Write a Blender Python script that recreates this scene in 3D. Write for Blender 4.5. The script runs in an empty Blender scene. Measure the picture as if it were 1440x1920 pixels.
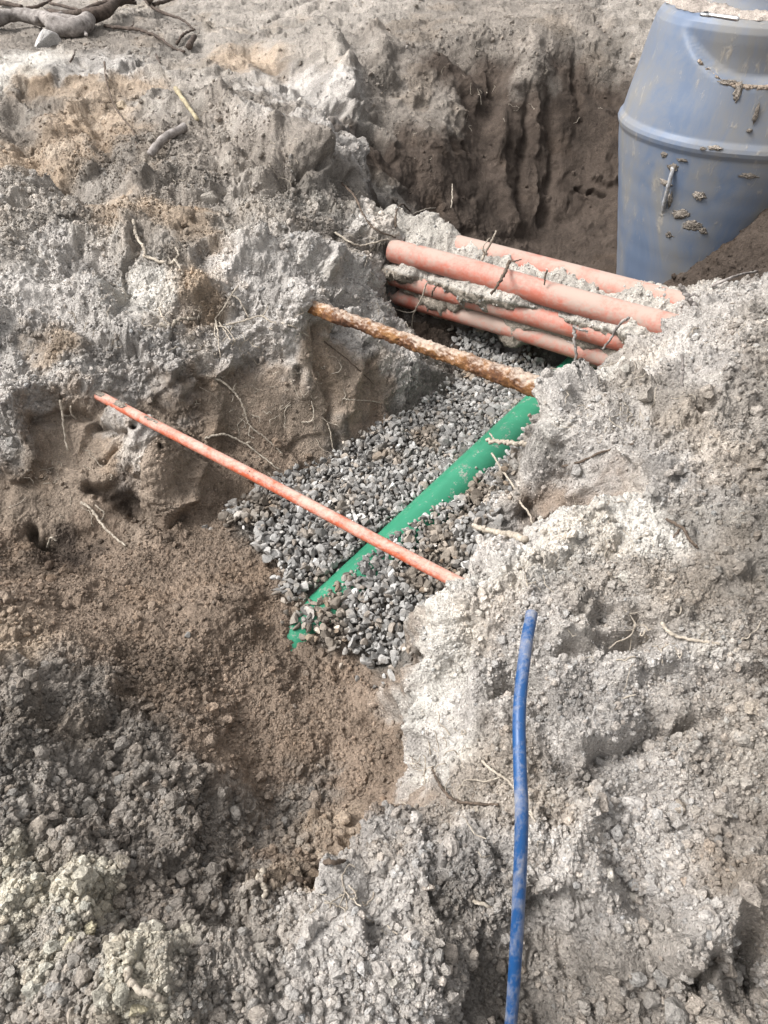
import bpy, bmesh, math, random
import numpy as np
from mathutils import Vector, geometry
from mathutils.bvhtree import BVHTree

# ------------------------------------------------------------------ camera, sky, sun
SC = bpy.context.scene
COL = SC.collection
CAMZ, PITCH = 1.75, math.radians(42.0)
cam_d = bpy.data.cameras.new('camera')
cam = bpy.data.objects.new('camera', cam_d)
COL.objects.link(cam)
cam.location = (0, 0, CAMZ)
cam.rotation_euler = (math.pi/2 - PITCH, 0, 0)
cam_d.sensor_fit = 'VERTICAL'
cam_d.sensor_height = 24.0
cam_d.lens = 24.0*1386/1920
cam_d.clip_start = 0.02
cam_d.clip_end = 500
SC.camera = cam

SUN_EL, SUN_AZ = math.radians(50), math.radians(-96)
world = bpy.data.worlds.new('World')
SC.world = world
world.use_nodes = True
wn, wl = world.node_tree.nodes, world.node_tree.links
wn.clear()
sky = wn.new('ShaderNodeTexSky')
sky.sky_type = 'NISHITA'
sky.sun_disc = False
sky.sun_elevation = SUN_EL
sky.sun_rotation = SUN_AZ
sky.dust_density = 6.0
sky.air_density = 1.2
hs = wn.new('ShaderNodeHueSaturation')
hs.inputs['Saturation'].default_value = 0.10
bg = wn.new('ShaderNodeBackground')
bg.inputs['Strength'].default_value = 0.11
wo = wn.new('ShaderNodeOutputWorld')
wl.new(sky.outputs[0], hs.inputs['Color'])
wl.new(hs.outputs[0], bg.inputs['Color'])
wl.new(bg.outputs[0], wo.inputs['Surface'])

sun_d = bpy.data.lights.new('sun', 'SUN')
sun = bpy.data.objects.new('sun', sun_d)
COL.objects.link(sun)
sun_d.energy = 1.5
sun_d.angle = math.radians(20)
sun_d.color = (1.0, 0.98, 0.96)
sdir = Vector((math.sin(SUN_AZ)*math.cos(SUN_EL), math.cos(SUN_AZ)*math.cos(SUN_EL), math.sin(SUN_EL)))
sun.rotation_euler = sdir.to_track_quat('Z', 'Y').to_euler()
sun.location = (0, 0, 6)
SC.view_settings.view_transform = 'Standard'
SC.view_settings.look = 'None'
SC.view_settings.exposure = 1.38
SC.view_settings.gamma = 1.0
SC.cycles.use_denoising = True

RNG = np.random.default_rng(7)
random.seed(7)

# ------------------------------------------------------------------ helpers: camera rays (used to place things at real distances)
CP, SP = math.cos(PITCH), math.sin(PITCH)
def ray(px, py):
    xr, yr = (px-720)/1386.0, (960-py)/1386.0
    return np.array([xr, CP+yr*SP, -SP+yr*CP])       # per unit of depth
def at_z(px, py, z):
    r = ray(px, py)
    return r*((z-CAMZ)/r[2]) + np.array([0, 0, CAMZ])
def at_d(px, py, d):
    return ray(px, py)*d + np.array([0, 0, CAMZ])

# ------------------------------------------------------------------ numpy noise
def _hash(ix, iy, iz, seed):
    h = (ix.astype(np.uint32)*np.uint32(374761393) + iy.astype(np.uint32)*np.uint32(668265263)
         + iz.astype(np.uint32)*np.uint32(2147483647) + np.uint32(seed*974711 & 0xffffffff))
    h = (h ^ (h >> np.uint32(13)))*np.uint32(1274126177)
    h = (h ^ (h >> np.uint32(16)))*np.uint32(2246822519)
    return h ^ (h >> np.uint32(15))
def vnoise(p, scale, seed):
    """value noise in -1..1 at feature size `scale`"""
    q = p/scale
    f0 = np.floor(q)
    i = f0.astype(np.int64)
    f = (q-f0).astype(np.float32)
    f = f*f*f*(f*(f*6-15)+10)
    out = np.zeros(len(p), np.float32)
    for dx in (0, 1):
        wx = f[:, 0] if dx else 1-f[:, 0]
        for dy in (0, 1):
            wxy = wx*(f[:, 1] if dy else 1-f[:, 1])
            for dz in (0, 1):
                w = wxy*(f[:, 2] if dz else 1-f[:, 2])
                h = _hash(i[:, 0]+dx, i[:, 1]+dy, i[:, 2]+dz, seed)
                out += w*(h.astype(np.float32)/2147483648.0-1)
    return out
def fbm(p, scale, seed, octs=3, gain=0.5):
    out = np.zeros(len(p), np.float32); a = 1.0; tot = 0
    for o in range(octs):
        out += a*vnoise(p, scale/2**o, seed+o*17); tot += a; a *= gain
    return out/tot*1.6
def worley(p, scale, seed):
    """F1, F2, cell id at cell size `scale`"""
    q = (p/scale).astype(np.float32)
    i = np.floor(q).astype(np.int64)
    f1 = np.full(len(p), 9, np.float32); f2 = f1.copy(); cid = np.zeros(len(p), np.uint32)
    for dx in (-1, 0, 1):
        for dy in (-1, 0, 1):
            for dz in (-1, 0, 1):
                cx, cy, cz = i[:, 0]+dx, i[:, 1]+dy, i[:, 2]+dz
                h = _hash(cx, cy, cz, seed)
                fx = cx+(h & np.uint32(1023)).astype(np.float32)/1023.0
                fy = cy+((h >> np.uint32(10)) & np.uint32(1023)).astype(np.float32)/1023.0
                fz = cz+((h >> np.uint32(20)) & np.uint32(1023)).astype(np.float32)/1023.0
                d = (fx-q[:, 0])**2+(fy-q[:, 1])**2+(fz-q[:, 2])**2
                m = d < f1
                f2 = np.where(m, f1, np.minimum(f2, d))
                cid = np.where(m, h, cid)
                f1 = np.where(m, d, f1)
    return np.sqrt(f1), np.sqrt(f2), cid
def facets(p, scale, seed, step=.35, tilt=.5, crack=.0, soft=16.0):
    """broken lumps: cells are tilted flat facets at their own heights (metres), joined by short steep steps"""
    n = len(p)
    if n > 400000:
        parts = [facets(p[k:k+400000], scale, seed, step, tilt, crack, soft) for k in range(0, n, 400000)]
        return [np.concatenate([q[k] for q in parts]) for k in range(3)]
    q = (p/scale).astype(np.float32)
    i = np.floor(q).astype(np.int32)
    f1 = np.full(n, 9, np.float32); f2 = f1.copy(); cell = np.zeros(n, np.float32)
    num = np.zeros(n, np.float32); den = np.full(n, 1e-12, np.float32)
    m10 = np.uint32(1023)
    for dx in (-1, 0, 1):
        for dy in (-1, 0, 1):
            for dz in (-1, 0, 1):
                cx, cy, cz = i[:, 0]+dx, i[:, 1]+dy, i[:, 2]+dz
                h = _hash(cx, cy, cz, seed)
                vx = q[:, 0]-cx-(h & m10).astype(np.float32)/1023
                vy = q[:, 1]-cy-((h >> np.uint32(10)) & m10).astype(np.float32)/1023
                vz = q[:, 2]-cz-((h >> np.uint32(20)) & m10).astype(np.float32)/1023
                d = vx*vx+vy*vy+vz*vz
                h2 = (h ^ np.uint32(0x9e3779b9))*np.uint32(2654435761); h2 ^= h2 >> np.uint32(15)
                r = ((h2 >> np.uint32(4)) & np.uint32(255)).astype(np.float32)/255-.5
                pl = step*r+tilt*(vx*((h2 & m10).astype(np.float32)/511.5-1)+vy*(((h2 >> np.uint32(10)) & m10).astype(np.float32)/511.5-1)+vz*(((h2 >> np.uint32(20)) & m10).astype(np.float32)/511.5-1))
                w = np.exp(-soft*d)
                num += w*pl; den += w
                m = d < f1
                f2 = np.where(m, f1, np.minimum(f2, d)); f1 = np.where(m, d, f1); cell = np.where(m, r, cell)
    e = np.sqrt(f2)-np.sqrt(f1)
    return scale*(num/den-crack*(1-np.clip(e/.22, 0, 1))), cell, e
def sstep(a, b, x):
    t = np.clip((x-a)/(b-a), 0, 1)
    return t*t*(3-2*t)

# ------------------------------------------------------------------ materials
def mat(name):
    m = bpy.data.materials.new(name); m.use_nodes = True
    nt = m.node_tree; nt.nodes.clear()
    o = nt.nodes.new('ShaderNodeOutputMaterial')
    b = nt.nodes.new('ShaderNodeBsdfPrincipled')
    nt.links.new(b.outputs[0], o.inputs['Surface'])
    return m, nt, b
def node(nt, kind, **kw):
    n = nt.nodes.new(kind)
    for k, v in kw.items():
        if k in n.inputs: n.inputs[k].default_value = v
        else: setattr(n, k, v)
    return n
def noise_node(nt, vec, scale, detail=4, rough=.6, dist=0.0):
    n = node(nt, 'ShaderNodeTexNoise')
    n.inputs['Scale'].default_value = scale; n.inputs['Detail'].default_value = detail
    n.inputs['Roughness'].default_value = rough; n.inputs['Distortion'].default_value = dist
    if vec is not None: nt.links.new(vec, n.inputs['Vector'])
    return n.outputs['Fac']
def ramp(nt, fac, stops):
    r = nt.nodes.new('ShaderNodeValToRGB')
    e = r.color_ramp.elements
    while len(e) < len(stops): e.new(0.5)
    for k, (p, c) in enumerate(stops):
        e[k].position = p
        e[k].color = (c, c, c, 1) if not isinstance(c, tuple) else (*c, 1)
    nt.links.new(fac, r.inputs['Fac'])
    return r.outputs['Color']
def mix(nt, fac, a, b, blend='MIX'):
    m = nt.nodes.new('ShaderNodeMix'); m.data_type = 'RGBA'; m.blend_type = blend
    for sock, v in ((m.inputs[0], fac), (m.inputs[6], a), (m.inputs[7], b)):
        if isinstance(v, (int, float)): sock.default_value = v
        elif isinstance(v, tuple): sock.default_value = (*v, 1)
        else: nt.links.new(v, sock)
    return m.outputs[2]
def math_n(nt, op, a, b=0.0):
    m = nt.nodes.new('ShaderNodeMath'); m.operation = op
    for k, v in enumerate((a, b)):
        if isinstance(v, (int, float)): m.inputs[k].default_value = v
        else: nt.links.new(v, m.inputs[k])
    return m.outputs[0]
def bump(nt, b, height, strength, dist, prev=None):
    n = nt.nodes.new('ShaderNodeBump')
    n.inputs['Strength'].default_value = strength; n.inputs['Distance'].default_value = dist
    nt.links.new(height, n.inputs['Height'])
    if prev is not None: nt.links.new(prev, n.inputs['Normal'])
    nt.links.new(n.outputs[0], b.inputs['Normal'])
    return n.outputs[0]
def coords(nt, which='Object'):
    return nt.nodes.new('ShaderNodeTexCoord').outputs[which]

def soil_material(name, fine=1.0):
    m, nt, b = mat(name)
    vec = nt.nodes.new('ShaderNodeNewGeometry').outputs['Position']
    at = node(nt, 'ShaderNodeAttribute'); at.attribute_name = 'Col'
    c = at.outputs['Color']
    n1 = noise_node(nt, vec, 170, 5, .72)
    n2 = noise_node(nt, vec, 38, 5, .65, .4)
    k = mix(nt, 1.0, c, ramp(nt, n1, [(.28, .62), (.5, 1.0), (.72, 1.36)]), 'MULTIPLY')
    k = mix(nt, 1.0, k, ramp(nt, n2, [(.3, .80), (.5, 1.0), (.7, 1.16)]), 'MULTIPLY')
    # pale and dark grit in the soil
    v = node(nt, 'ShaderNodeTexVoronoi'); v.inputs['Scale'].default_value = 210
    nt.links.new(vec, v.inputs['Vector'])
    sep = nt.nodes.new('ShaderNodeSeparateColor'); nt.links.new(v.outputs['Color'], sep.inputs[0])
    grit = math_n(nt, 'MULTIPLY', math_n(nt, 'GREATER_THAN', sep.outputs[0], .90), math_n(nt, 'LESS_THAN', v.outputs['Distance'], .42))
    k = mix(nt, math_n(nt, 'MULTIPLY', grit, .6), k, mix(nt, 1.0, k, (1.7, 1.7, 1.7), 'MULTIPLY'))
    dark = math_n(nt, 'MULTIPLY', math_n(nt, 'LESS_THAN', sep.outputs[1], .10), math_n(nt, 'LESS_THAN', v.outputs['Distance'], .40))
    k = mix(nt, math_n(nt, 'MULTIPLY', dark, .55), k, (.07, .055, .045))
    nt.links.new(k, b.inputs['Base Color'])
    b.inputs['Roughness'].default_value = .95
    b.inputs['Specular IOR Level'].default_value = .15
    vb = node(nt, 'ShaderNodeTexVoronoi'); vb.inputs['Scale'].default_value = 130
    wv = nt.nodes.new('ShaderNodeVectorMath'); wv.operation = 'ADD'
    wn_ = node(nt, 'ShaderNodeTexNoise'); wn_.inputs['Scale'].default_value = 70; nt.links.new(vec, wn_.inputs['Vector'])
    sc_ = nt.nodes.new('ShaderNodeVectorMath'); sc_.operation = 'SCALE'; sc_.inputs['Scale'].default_value = .02
    nt.links.new(wn_.outputs['Color'], sc_.inputs[0]); nt.links.new(vec, wv.inputs[0]); nt.links.new(sc_.outputs[0], wv.inputs[1])
    nt.links.new(wv.outputs[0], vb.inputs['Vector'])
    h = math_n(nt, 'ADD', math_n(nt, 'MULTIPLY', vb.outputs['Distance'], -.8), math_n(nt, 'MULTIPLY', n1, 1.4))
    p = bump(nt, b, h, .9*fine, .006)
    bump(nt, b, n2, .5*fine, .012, p)
    return m
SOIL = soil_material('soil')

def stone_material():
    m, nt, b = mat('gravel_stone')
    vec = nt.nodes.new('ShaderNodeNewGeometry').outputs['Position']
    at = node(nt, 'ShaderNodeAttribute'); at.attribute_name = 'Col'
    n1 = noise_node(nt, vec, 140, 5, .7)
    n2 = noise_node(nt, vec, 30, 3, .6)
    k = mix(nt, 1.0, at.outputs['Color'], ramp(nt, n1, [(.3, .72), (.5, 1.0), (.72, 1.25)]), 'MULTIPLY')
    k = mix(nt, math_n(nt, 'MULTIPLY', ramp(nt, n2, [(.5, 0.0), (.7, 1.0)]), .35), k, (.30, .25, .20))
    nt.links.new(k, b.inputs['Base Color'])
    b.inputs['Roughness'].default_value = .8
    b.inputs['Specular IOR Level'].default_value = .25
    bump(nt, b, n1, .35, .004)
    return m
STONE = stone_material()

def plastic(name, colour, dust, dust_amt, rough=.38, scale=9.0, stripe=None, up=True, streak=1.0):
    """plastic pipe with dried soil dust; dust settles by real facing (up) and noise"""
    m, nt, b = mat(name)
    vec = coords(nt)
    mp = node(nt, 'ShaderNodeMapping'); nt.links.new(vec, mp.inputs[0]); mp.inputs['Scale'].default_value = (1, 1, streak)
    n1 = noise_node(nt, mp.outputs[0], scale, 7, .68, .6)
    n2 = noise_node(nt, mp.outputs[0], scale*9, 5, .7, .2)
    base = mix(nt, 1.0, colour, ramp(nt, n1, [(.3, .88), (.7, 1.1)]), 'MULTIPLY')
    if stripe: base = stripe(nt, vec, base)
    s = math_n(nt, 'ADD', math_n(nt, 'MULTIPLY', n1, .9), math_n(nt, 'MULTIPLY', n2, .55))
    if up:
        g = nt.nodes.new('ShaderNodeNewGeometry')
        sx = nt.nodes.new('ShaderNodeSeparateXYZ'); nt.links.new(g.outputs['Normal'], sx.inputs[0])
        s = math_n(nt, 'ADD', s, math_n(nt, 'MULTIPLY', sx.outputs[2], .13))
    lo = .98-dust_amt*.5
    d = ramp(nt, s, [(max(0, lo-.10), 0.0), (min(1, lo+.16), 1.0)])
    col = mix(nt, math_n(nt, 'MULTIPLY', d, .85), base, dust)
    nt.links.new(col, b.inputs['Base Color'])
    r = math_n(nt, 'ADD', math_n(nt, 'MULTIPLY', d, .5), rough)
    nt.links.new(r, b.inputs['Roughness'])
    b.inputs['Specular IOR Level'].default_value = .4
    p = bump(nt, b, d, .5, .002)
    bump(nt, b, n2, .12, .002, p)
    return m

# ------------------------------------------------------------------ object helpers
def tag(o, label=None, cat=None, group=None, kind=None):
    if label: o['label'] = label
    if cat: o['category'] = cat
    if group: o['group'] = group
    if kind: o['kind'] = kind
    return o
def link_mesh(name, verts, faces, m, parent=None, smooth=True):
    me = bpy.data.meshes.new(name)
    me.from_pydata([tuple(v) for v in verts], [], [tuple(f) for f in faces])
    if smooth:
        me.polygons.foreach_set('use_smooth', [True]*len(me.polygons))
    me.materials.append(m)
    me.update()
    o = bpy.data.objects.new(name, me); COL.objects.link(o)
    if parent is not None: o.parent = parent
    return o
def np_mesh(name, V, F, m, cols=None, smooth=True):
    """mesh from arrays: V (n,3), F (k,3 or 4)"""
    me = bpy.data.meshes.new(name)
    k, w = F.shape
    me.vertices.add(len(V)); me.vertices.foreach_set('co', np.ascontiguousarray(V, np.float32).ravel())
    me.loops.add(k*w); me.loops.foreach_set('vertex_index', np.ascontiguousarray(F, np.int32).ravel())
    me.polygons.add(k)
    me.polygons.foreach_set('loop_start', np.arange(0, k*w, w, dtype=np.int32))
    me.polygons.foreach_set('use_smooth', np.full(k, smooth, bool))
    if cols is not None:
        a = me.attributes.new('Col', 'FLOAT_COLOR', 'POINT')
        c4 = np.ones((len(V), 4), np.float32); c4[:, :3] = cols
        a.data.foreach_set('color', c4.ravel())
    me.materials.append(m)
    me.update(calc_edges=True)
    o = bpy.data.objects.new(name, me); COL.objects.link(o)
    return o
def empty(name, loc):
    o = bpy.data.objects.new(name, None); COL.objects.link(o); o.location = loc
    o.empty_display_size = .05
    return o
def catmull(P, n):
    P = [np.array(p, float) for p in P]
    if len(P) == 2:
        return [P[0]*(1-t)+P[1]*t for t in np.linspace(0, 1, n+1)]
    Q = [2*P[0]-P[1]]+P+[2*P[-1]-P[-2]]
    out = []
    for k in range(1, len(Q)-2):
        for t in np.linspace(0, 1, n, endpoint=False):
            a, b, c, d = Q[k-1:k+3]
            out.append(.5*((2*b)+(c-a)*t+(2*a-5*b+4*c-d)*t*t+(3*b-a-3*c+d)*t**3))
    out.append(P[-1])
    return out
def tube_geo(path, rad, seg=16, cap=True, lump=0.0, seed=0, lscale=.03):
    """tube round a polyline; rad is a number or a list; lump roughens it"""
    n = len(path)
    path = [np.array(p, float) for p in path]
    rads = [rad]*n if isinstance(rad, (int, float)) else list(rad)
    verts, faces = [], []
    up = np.array([0, 0, 1.0]); prev = None
    for k in range(n):
        t = path[min(k+1, n-1)]-path[max(k-1, 0)]
        t = t/(np.linalg.norm(t)+1e-9)
        if prev is None:
            a = np.cross(t, up if abs(t[2]) < .9 else np.array([1.0, 0, 0]))
        else:
            a = prev-t*np.dot(prev, t)
        a = a/(np.linalg.norm(a)+1e-9); prev = a
        b = np.cross(t, a)
        for j in range(seg):
            w = 2*math.pi*j/seg
            verts.append(path[k]+(a*math.cos(w)+b*math.sin(w))*rads[k])
    V = np.array(verts)
    if lump:
        C = np.repeat(np.array(path), seg, axis=0)
        d = fbm(V, lscale, seed+3, 3)
        V = C+(V-C)*(1+lump*d[:, None])
    for k in range(n-1):
        for j in range(seg):
            j2 = (j+1) % seg
            faces.append((k*seg+j, k*seg+j2, (k+1)*seg+j2, (k+1)*seg+j))
    V = list(V)
    if cap:
        for e, base in ((0, 0), (1, (n-1)*seg)):
            V.append(path[0] if e == 0 else path[-1]); c = len(V)-1
            for j in range(seg):
                j2 = (j+1) % seg
                faces.append((base+j2, base+j, c) if e == 0 else (base+j, base+j2, c))
    return V, faces

# ================================================================== THE GROUND
# soil kinds: colour (albedo), roughness of the surface, how many loose crumbs
KINDS = {
    'P': ((.392, .364, .336), 1.15, .85),   # pale dry grey clay
    'L': ((.480, .452, .412), .95, .55),   # near white dry clay
    'G': ((.280, .252, .222), 1.08, .95),   # grey tan
    'T': ((.315, .250, .190), .90, .90),    # buff
    'B': ((.215, .165, .126), .42, .40),    # damp brown sand
    'C': ((.265, .212, .166), .50, .18),    # light brown cut wall
    'D': ((.066, .051, .041), .50, .18),    # dark wet brown, darkened further for the shade in pit and hollows
    'K': ((.216, .190, .164), .95, 1.2),    # dark grey crumbs
    'Y': ((.455, .418, .340), 1.00, .80),   # yellowish sandstone clay
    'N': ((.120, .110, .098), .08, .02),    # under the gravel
}
CTRL = []
def V(px, py, z, k): CTRL.append((*at_z(px, py, z), k))
def W(x, y, z, k): CTRL.append((x, y, z, k))
VIS = [
 # plateau at the back left and the bank at the top
 (0,20,.80,'G'),(180,20,.82,'G'),(180,65,.79,'K'),(30,90,.76,'K'),(360,20,.83,'G'),(0,130,.78,'L'),(200,138,.76,'P'),(320,110,.77,'G'),(400,150,.74,'G'),
 (470,60,.82,'G'),(440,110,.77,'T'),(540,60,.85,'G'),(540,150,.73,'P'),(590,185,.73,'P'),(680,25,.90,'G'),(900,10,.92,'K'),(1100,10,.95,'K'),(780,60,.88,'K'),(1000,50,.90,'K'),
 # slope below its lip
 (60,165,.71,'T'),(200,160,.72,'T'),(0,200,.68,'K'),(190,235,.66,'T'),(100,300,.66,'T'),(0,330,.66,'G'),(100,400,.62,'G'),(150,350,.60,'G'),(0,470,.60,'G'),
 (300,200,.70,'G'),(280,330,.68,'K'),(240,290,.66,'K'),(350,260,.71,'K'),(450,200,.745,'K'),(400,290,.71,'K'),(560,290,.72,'K'),(500,300,.69,'K'),(620,225,.77,'P'),(655,215,.78,'P'),
 (600,330,.62,'G'),(640,385,.54,'G'),(230,400,.60,'T'),(330,400,.62,'T'),(420,370,.63,'G'),(380,440,.59,'T'),
 # hollow between lip and far pit, pit walls
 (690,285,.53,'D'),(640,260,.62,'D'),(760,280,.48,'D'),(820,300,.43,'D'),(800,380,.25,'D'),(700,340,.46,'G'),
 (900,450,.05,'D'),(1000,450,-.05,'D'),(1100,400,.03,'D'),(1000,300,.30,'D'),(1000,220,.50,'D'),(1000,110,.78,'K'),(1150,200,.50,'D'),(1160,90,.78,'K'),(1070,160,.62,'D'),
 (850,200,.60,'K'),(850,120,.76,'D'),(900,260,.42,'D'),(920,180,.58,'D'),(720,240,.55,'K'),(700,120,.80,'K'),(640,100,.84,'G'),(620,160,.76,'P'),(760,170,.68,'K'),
 # crest between trench slope and pit
 (700,400,.50,'P'),(740,415,.47,'L'),(680,385,.50,'K'),
 # left slope above the trench wall
 (300,470,.58,'G'),(450,410,.61,'G'),(100,500,.57,'P'),(300,550,.52,'L'),(450,500,.56,'P'),(580,450,.58,'P'),(520,400,.60,'G'),(660,450,.49,'K'),(690,490,.45,'P'),(0,600,.53,'P'),(150,600,.50,'P'),
 (568,556,.55,'P'),(535,545,.57,'P'),(640,530,.44,'P'),(690,535,.36,'P'),(100,640,.48,'T'),(380,560,.50,'T'),(220,640,.47,'P'),
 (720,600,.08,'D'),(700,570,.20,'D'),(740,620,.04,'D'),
 (500,600,.44,'P'),(400,640,.42,'P'),(330,690,.40,'P'),(240,700,.40,'P'),(180,700,.41,'P'),(80,725,.42,'P'),(0,745,.45,'P'),(340,640,.44,'P'),(200,752,.378,'P'),(250,782,.372,'P'),(290,806,.362,'C'),
 # the cut wall
 (500,720,.26,'C'),(400,760,.24,'C'),(330,800,.20,'C'),(600,750,.20,'C'),(600,640,.37,'C'),(650,680,.26,'C'),(700,720,.14,'C'),(760,680,.18,'P'),(680,620,.32,'P'),(820,690,.09,'G'),
 (560,800,.12,'C'),(480,850,.08,'B'),(380,850,.10,'B'),(640,800,.10,'C'),(720,770,.06,'B'),
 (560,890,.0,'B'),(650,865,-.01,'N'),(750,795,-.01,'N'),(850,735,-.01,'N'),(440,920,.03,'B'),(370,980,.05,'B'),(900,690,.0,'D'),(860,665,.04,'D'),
 (170,790,.30,'C'),(230,780,.29,'C'),(100,810,.27,'C'),(0,830,.30,'P'),(200,880,.20,'C'),(280,860,.22,'P'),(330,930,.12,'C'),(270,960,.09,'C'),(230,950,.09,'D'),(100,920,.18,'C'),(0,930,.20,'C'),(180,990,.08,'B'),
 (60,1010,.11,'C'),(130,1035,.07,'D'),(0,1040,.13,'B'),
 # gravel
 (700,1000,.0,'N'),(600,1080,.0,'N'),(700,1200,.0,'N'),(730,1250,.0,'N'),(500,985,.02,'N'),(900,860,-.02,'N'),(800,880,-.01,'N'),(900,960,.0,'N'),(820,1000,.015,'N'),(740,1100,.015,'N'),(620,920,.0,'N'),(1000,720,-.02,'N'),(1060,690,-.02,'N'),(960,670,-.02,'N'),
 # brown slope bottom left
 (60,1085,.20,'B'),(250,1075,.11,'B'),(420,1050,.05,'B'),(500,1090,.04,'B'),(555,1190,.03,'B'),(640,1255,.0,'B'),(200,1190,.20,'B'),(400,1165,.14,'B'),(450,1190,.09,'B'),(420,1300,.12,'B'),(300,1270,.21,'B'),
 (560,1300,.05,'B'),(640,1370,.03,'B'),(700,1300,.02,'B'),(100,1280,.30,'K'),(0,1230,.37,'T'),(0,1330,.42,'K'),(240,1390,.28,'K'),(380,1400,.22,'B'),(350,1450,.25,'K'),(470,1450,.11,'B'),(560,1510,.02,'K'),
 (640,1490,.04,'B'),(690,1420,.09,'B'),(740,1370,.08,'B'),(600,1590,.10,'T'),(530,1600,.15,'B'),(400,1540,.20,'K'),(480,1560,.10,'K'),(300,1600,.28,'K'),(100,1550,.36,'K'),(0,1500,.42,'G'),(30,1650,.42,'Y'),(0,1800,.45,'G'),(60,1760,.44,'Y'),(150,1740,.40,'Y'),(250,1850,.45,'Y'),(200,1680,.36,'K'),
 (300,1730,.34,'K'),(430,1650,.23,'K'),(460,1735,.22,'K'),(400,1780,.34,'K'),(400,1850,.42,'G'),(130,1850,.45,'G'),(520,1770,.38,'G'),(510,1680,.27,'T'),
 # right mound: lip and faces
 (620,1665,.42,'P'),(560,1735,.42,'P'),(700,1585,.43,'P'),(742,1530,.37,'P'),(790,1430,.22,'P'),(830,1400,.34,'L'),(800,1300,.26,'L'),(765,1190,.41,'L'),(790,1240,.36,'L'),(840,1090,.45,'L'),(920,1012,.45,'P'),(985,1000,.42,'P'),
 (1050,955,.46,'L'),(1000,890,.33,'P'),(1010,800,.47,'L'),(1021,728,.51,'P'),(1050,706,.50,'P'),(1085,700,.47,'L'),(1110,687,.43,'L'),(1150,650,.45,'P'),(1260,605,.47,'P'),(1330,555,.55,'P'),(1440,508,.62,'P'),
 # right mound: top
 (1100,800,.50,'P'),(1200,700,.55,'G'),(1300,650,.56,'P'),(1440,600,.60,'G'),(1300,780,.55,'G'),(1440,800,.56,'G'),(1150,950,.50,'L'),(1250,880,.55,'P'),(1440,1000,.55,'G'),(1000,1060,.48,'L'),(950,1150,.44,'P'),(1100,1120,.50,'G'),(1000,1250,.42,'P'),
 (1150,1250,.44,'P'),(1300,1150,.53,'G'),(1300,1260,.47,'P'),(1440,1250,.53,'K'),(1050,1390,.45,'P'),(900,1250,.41,'P'),(900,1400,.36,'G'),(860,1500,.36,'G'),(940,1480,.39,'G'),(1010,1480,.40,'G'),(1150,1390,.47,'P'),(1300,1400,.43,'G'),(1200,1480,.43,'P'),(1440,1480,.48,'K'),
 (800,1600,.44,'P'),(900,1580,.44,'P'),(1050,1650,.43,'P'),(1200,1650,.46,'P'),(1350,1620,.46,'K'),(700,1700,.42,'P'),(620,1800,.41,'P'),(750,1850,.40,'P'),(900,1750,.38,'G'),(1030,1790,.30,'G'),(960,1900,.23,'G'),(1130,1850,.39,'G'),(1300,1800,.45,'P'),(1440,1850,.46,'G'),
]
for a in VIS: V(*a)
for a in [
 # hidden feet of the right mound's walls
 (.0,.77,.12,'B'),(-.06,.68,.17,'B'),(-.135,.60,.23,'T'),(-.19,.53,.27,'G'),(.06,1.08,.05,'B'),(.05,1.0,.06,'B'),(.03,.92,.08,'B'),(.05,1.16,.02,'B'),(.12,1.38,.0,'N'),(.26,1.54,.0,'N'),(.40,1.86,.0,'N'),(.46,2.08,-.01,'N'),(.59,2.25,-.02,'N'),(.74,2.40,-.02,'N'),(.50,1.62,.10,'B'),
 # the bank under the ducts (ridge set back behind them), pit floor behind
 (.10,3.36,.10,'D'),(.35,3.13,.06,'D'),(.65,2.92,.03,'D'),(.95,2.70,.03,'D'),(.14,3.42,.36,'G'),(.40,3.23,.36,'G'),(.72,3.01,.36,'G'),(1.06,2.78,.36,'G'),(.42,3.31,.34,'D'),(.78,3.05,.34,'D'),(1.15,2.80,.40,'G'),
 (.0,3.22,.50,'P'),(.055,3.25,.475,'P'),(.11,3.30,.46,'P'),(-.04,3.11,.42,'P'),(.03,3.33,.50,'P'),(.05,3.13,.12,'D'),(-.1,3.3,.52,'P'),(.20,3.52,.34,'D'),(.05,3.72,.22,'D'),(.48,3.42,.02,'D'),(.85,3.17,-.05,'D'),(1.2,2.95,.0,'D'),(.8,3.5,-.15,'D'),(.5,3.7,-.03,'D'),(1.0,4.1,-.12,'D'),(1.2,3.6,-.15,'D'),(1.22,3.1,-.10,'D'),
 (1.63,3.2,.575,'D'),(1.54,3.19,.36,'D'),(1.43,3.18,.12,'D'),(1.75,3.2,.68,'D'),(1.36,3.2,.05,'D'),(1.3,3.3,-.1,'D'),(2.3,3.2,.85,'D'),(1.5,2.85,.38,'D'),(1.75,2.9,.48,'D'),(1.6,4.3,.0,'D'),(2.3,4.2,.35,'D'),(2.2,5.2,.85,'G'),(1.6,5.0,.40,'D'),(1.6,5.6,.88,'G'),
 # beyond the frame
 (-1.5,.3,.5,'G'),(1.5,.3,.5,'G'),(0,0,.30,'G'),(.16,.22,.2,'G'),(0,-1,.45,'G'),(-4,-1,.5,'G'),(4,-1,.5,'G'),(-1.6,1.2,.46,'K'),(-2.2,2,.52,'G'),(-3,2.6,.62,'G'),(-2.4,3.4,.66,'G'),(-3.5,5,.80,'G'),(-4,8,.90,'G'),(0,8,1.0,'G'),(4,8,1.05,'G'),(4,5,.95,'G'),(3,3,.75,'G'),(2.5,2,.62,'G'),(2,1,.53,'G'),(4,0,.5,'G'),(-4,2,.55,'G'),(-1.1,.75,.44,'K'),(-1,.3,.46,'G'),(1.0,.3,.47,'G'),(-4,6,.85,'G'),(4,2,.65,'G'),(-2,6.5,.86,'G'),(1.5,6.5,.97,'G'),
]: W(*a)

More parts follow.
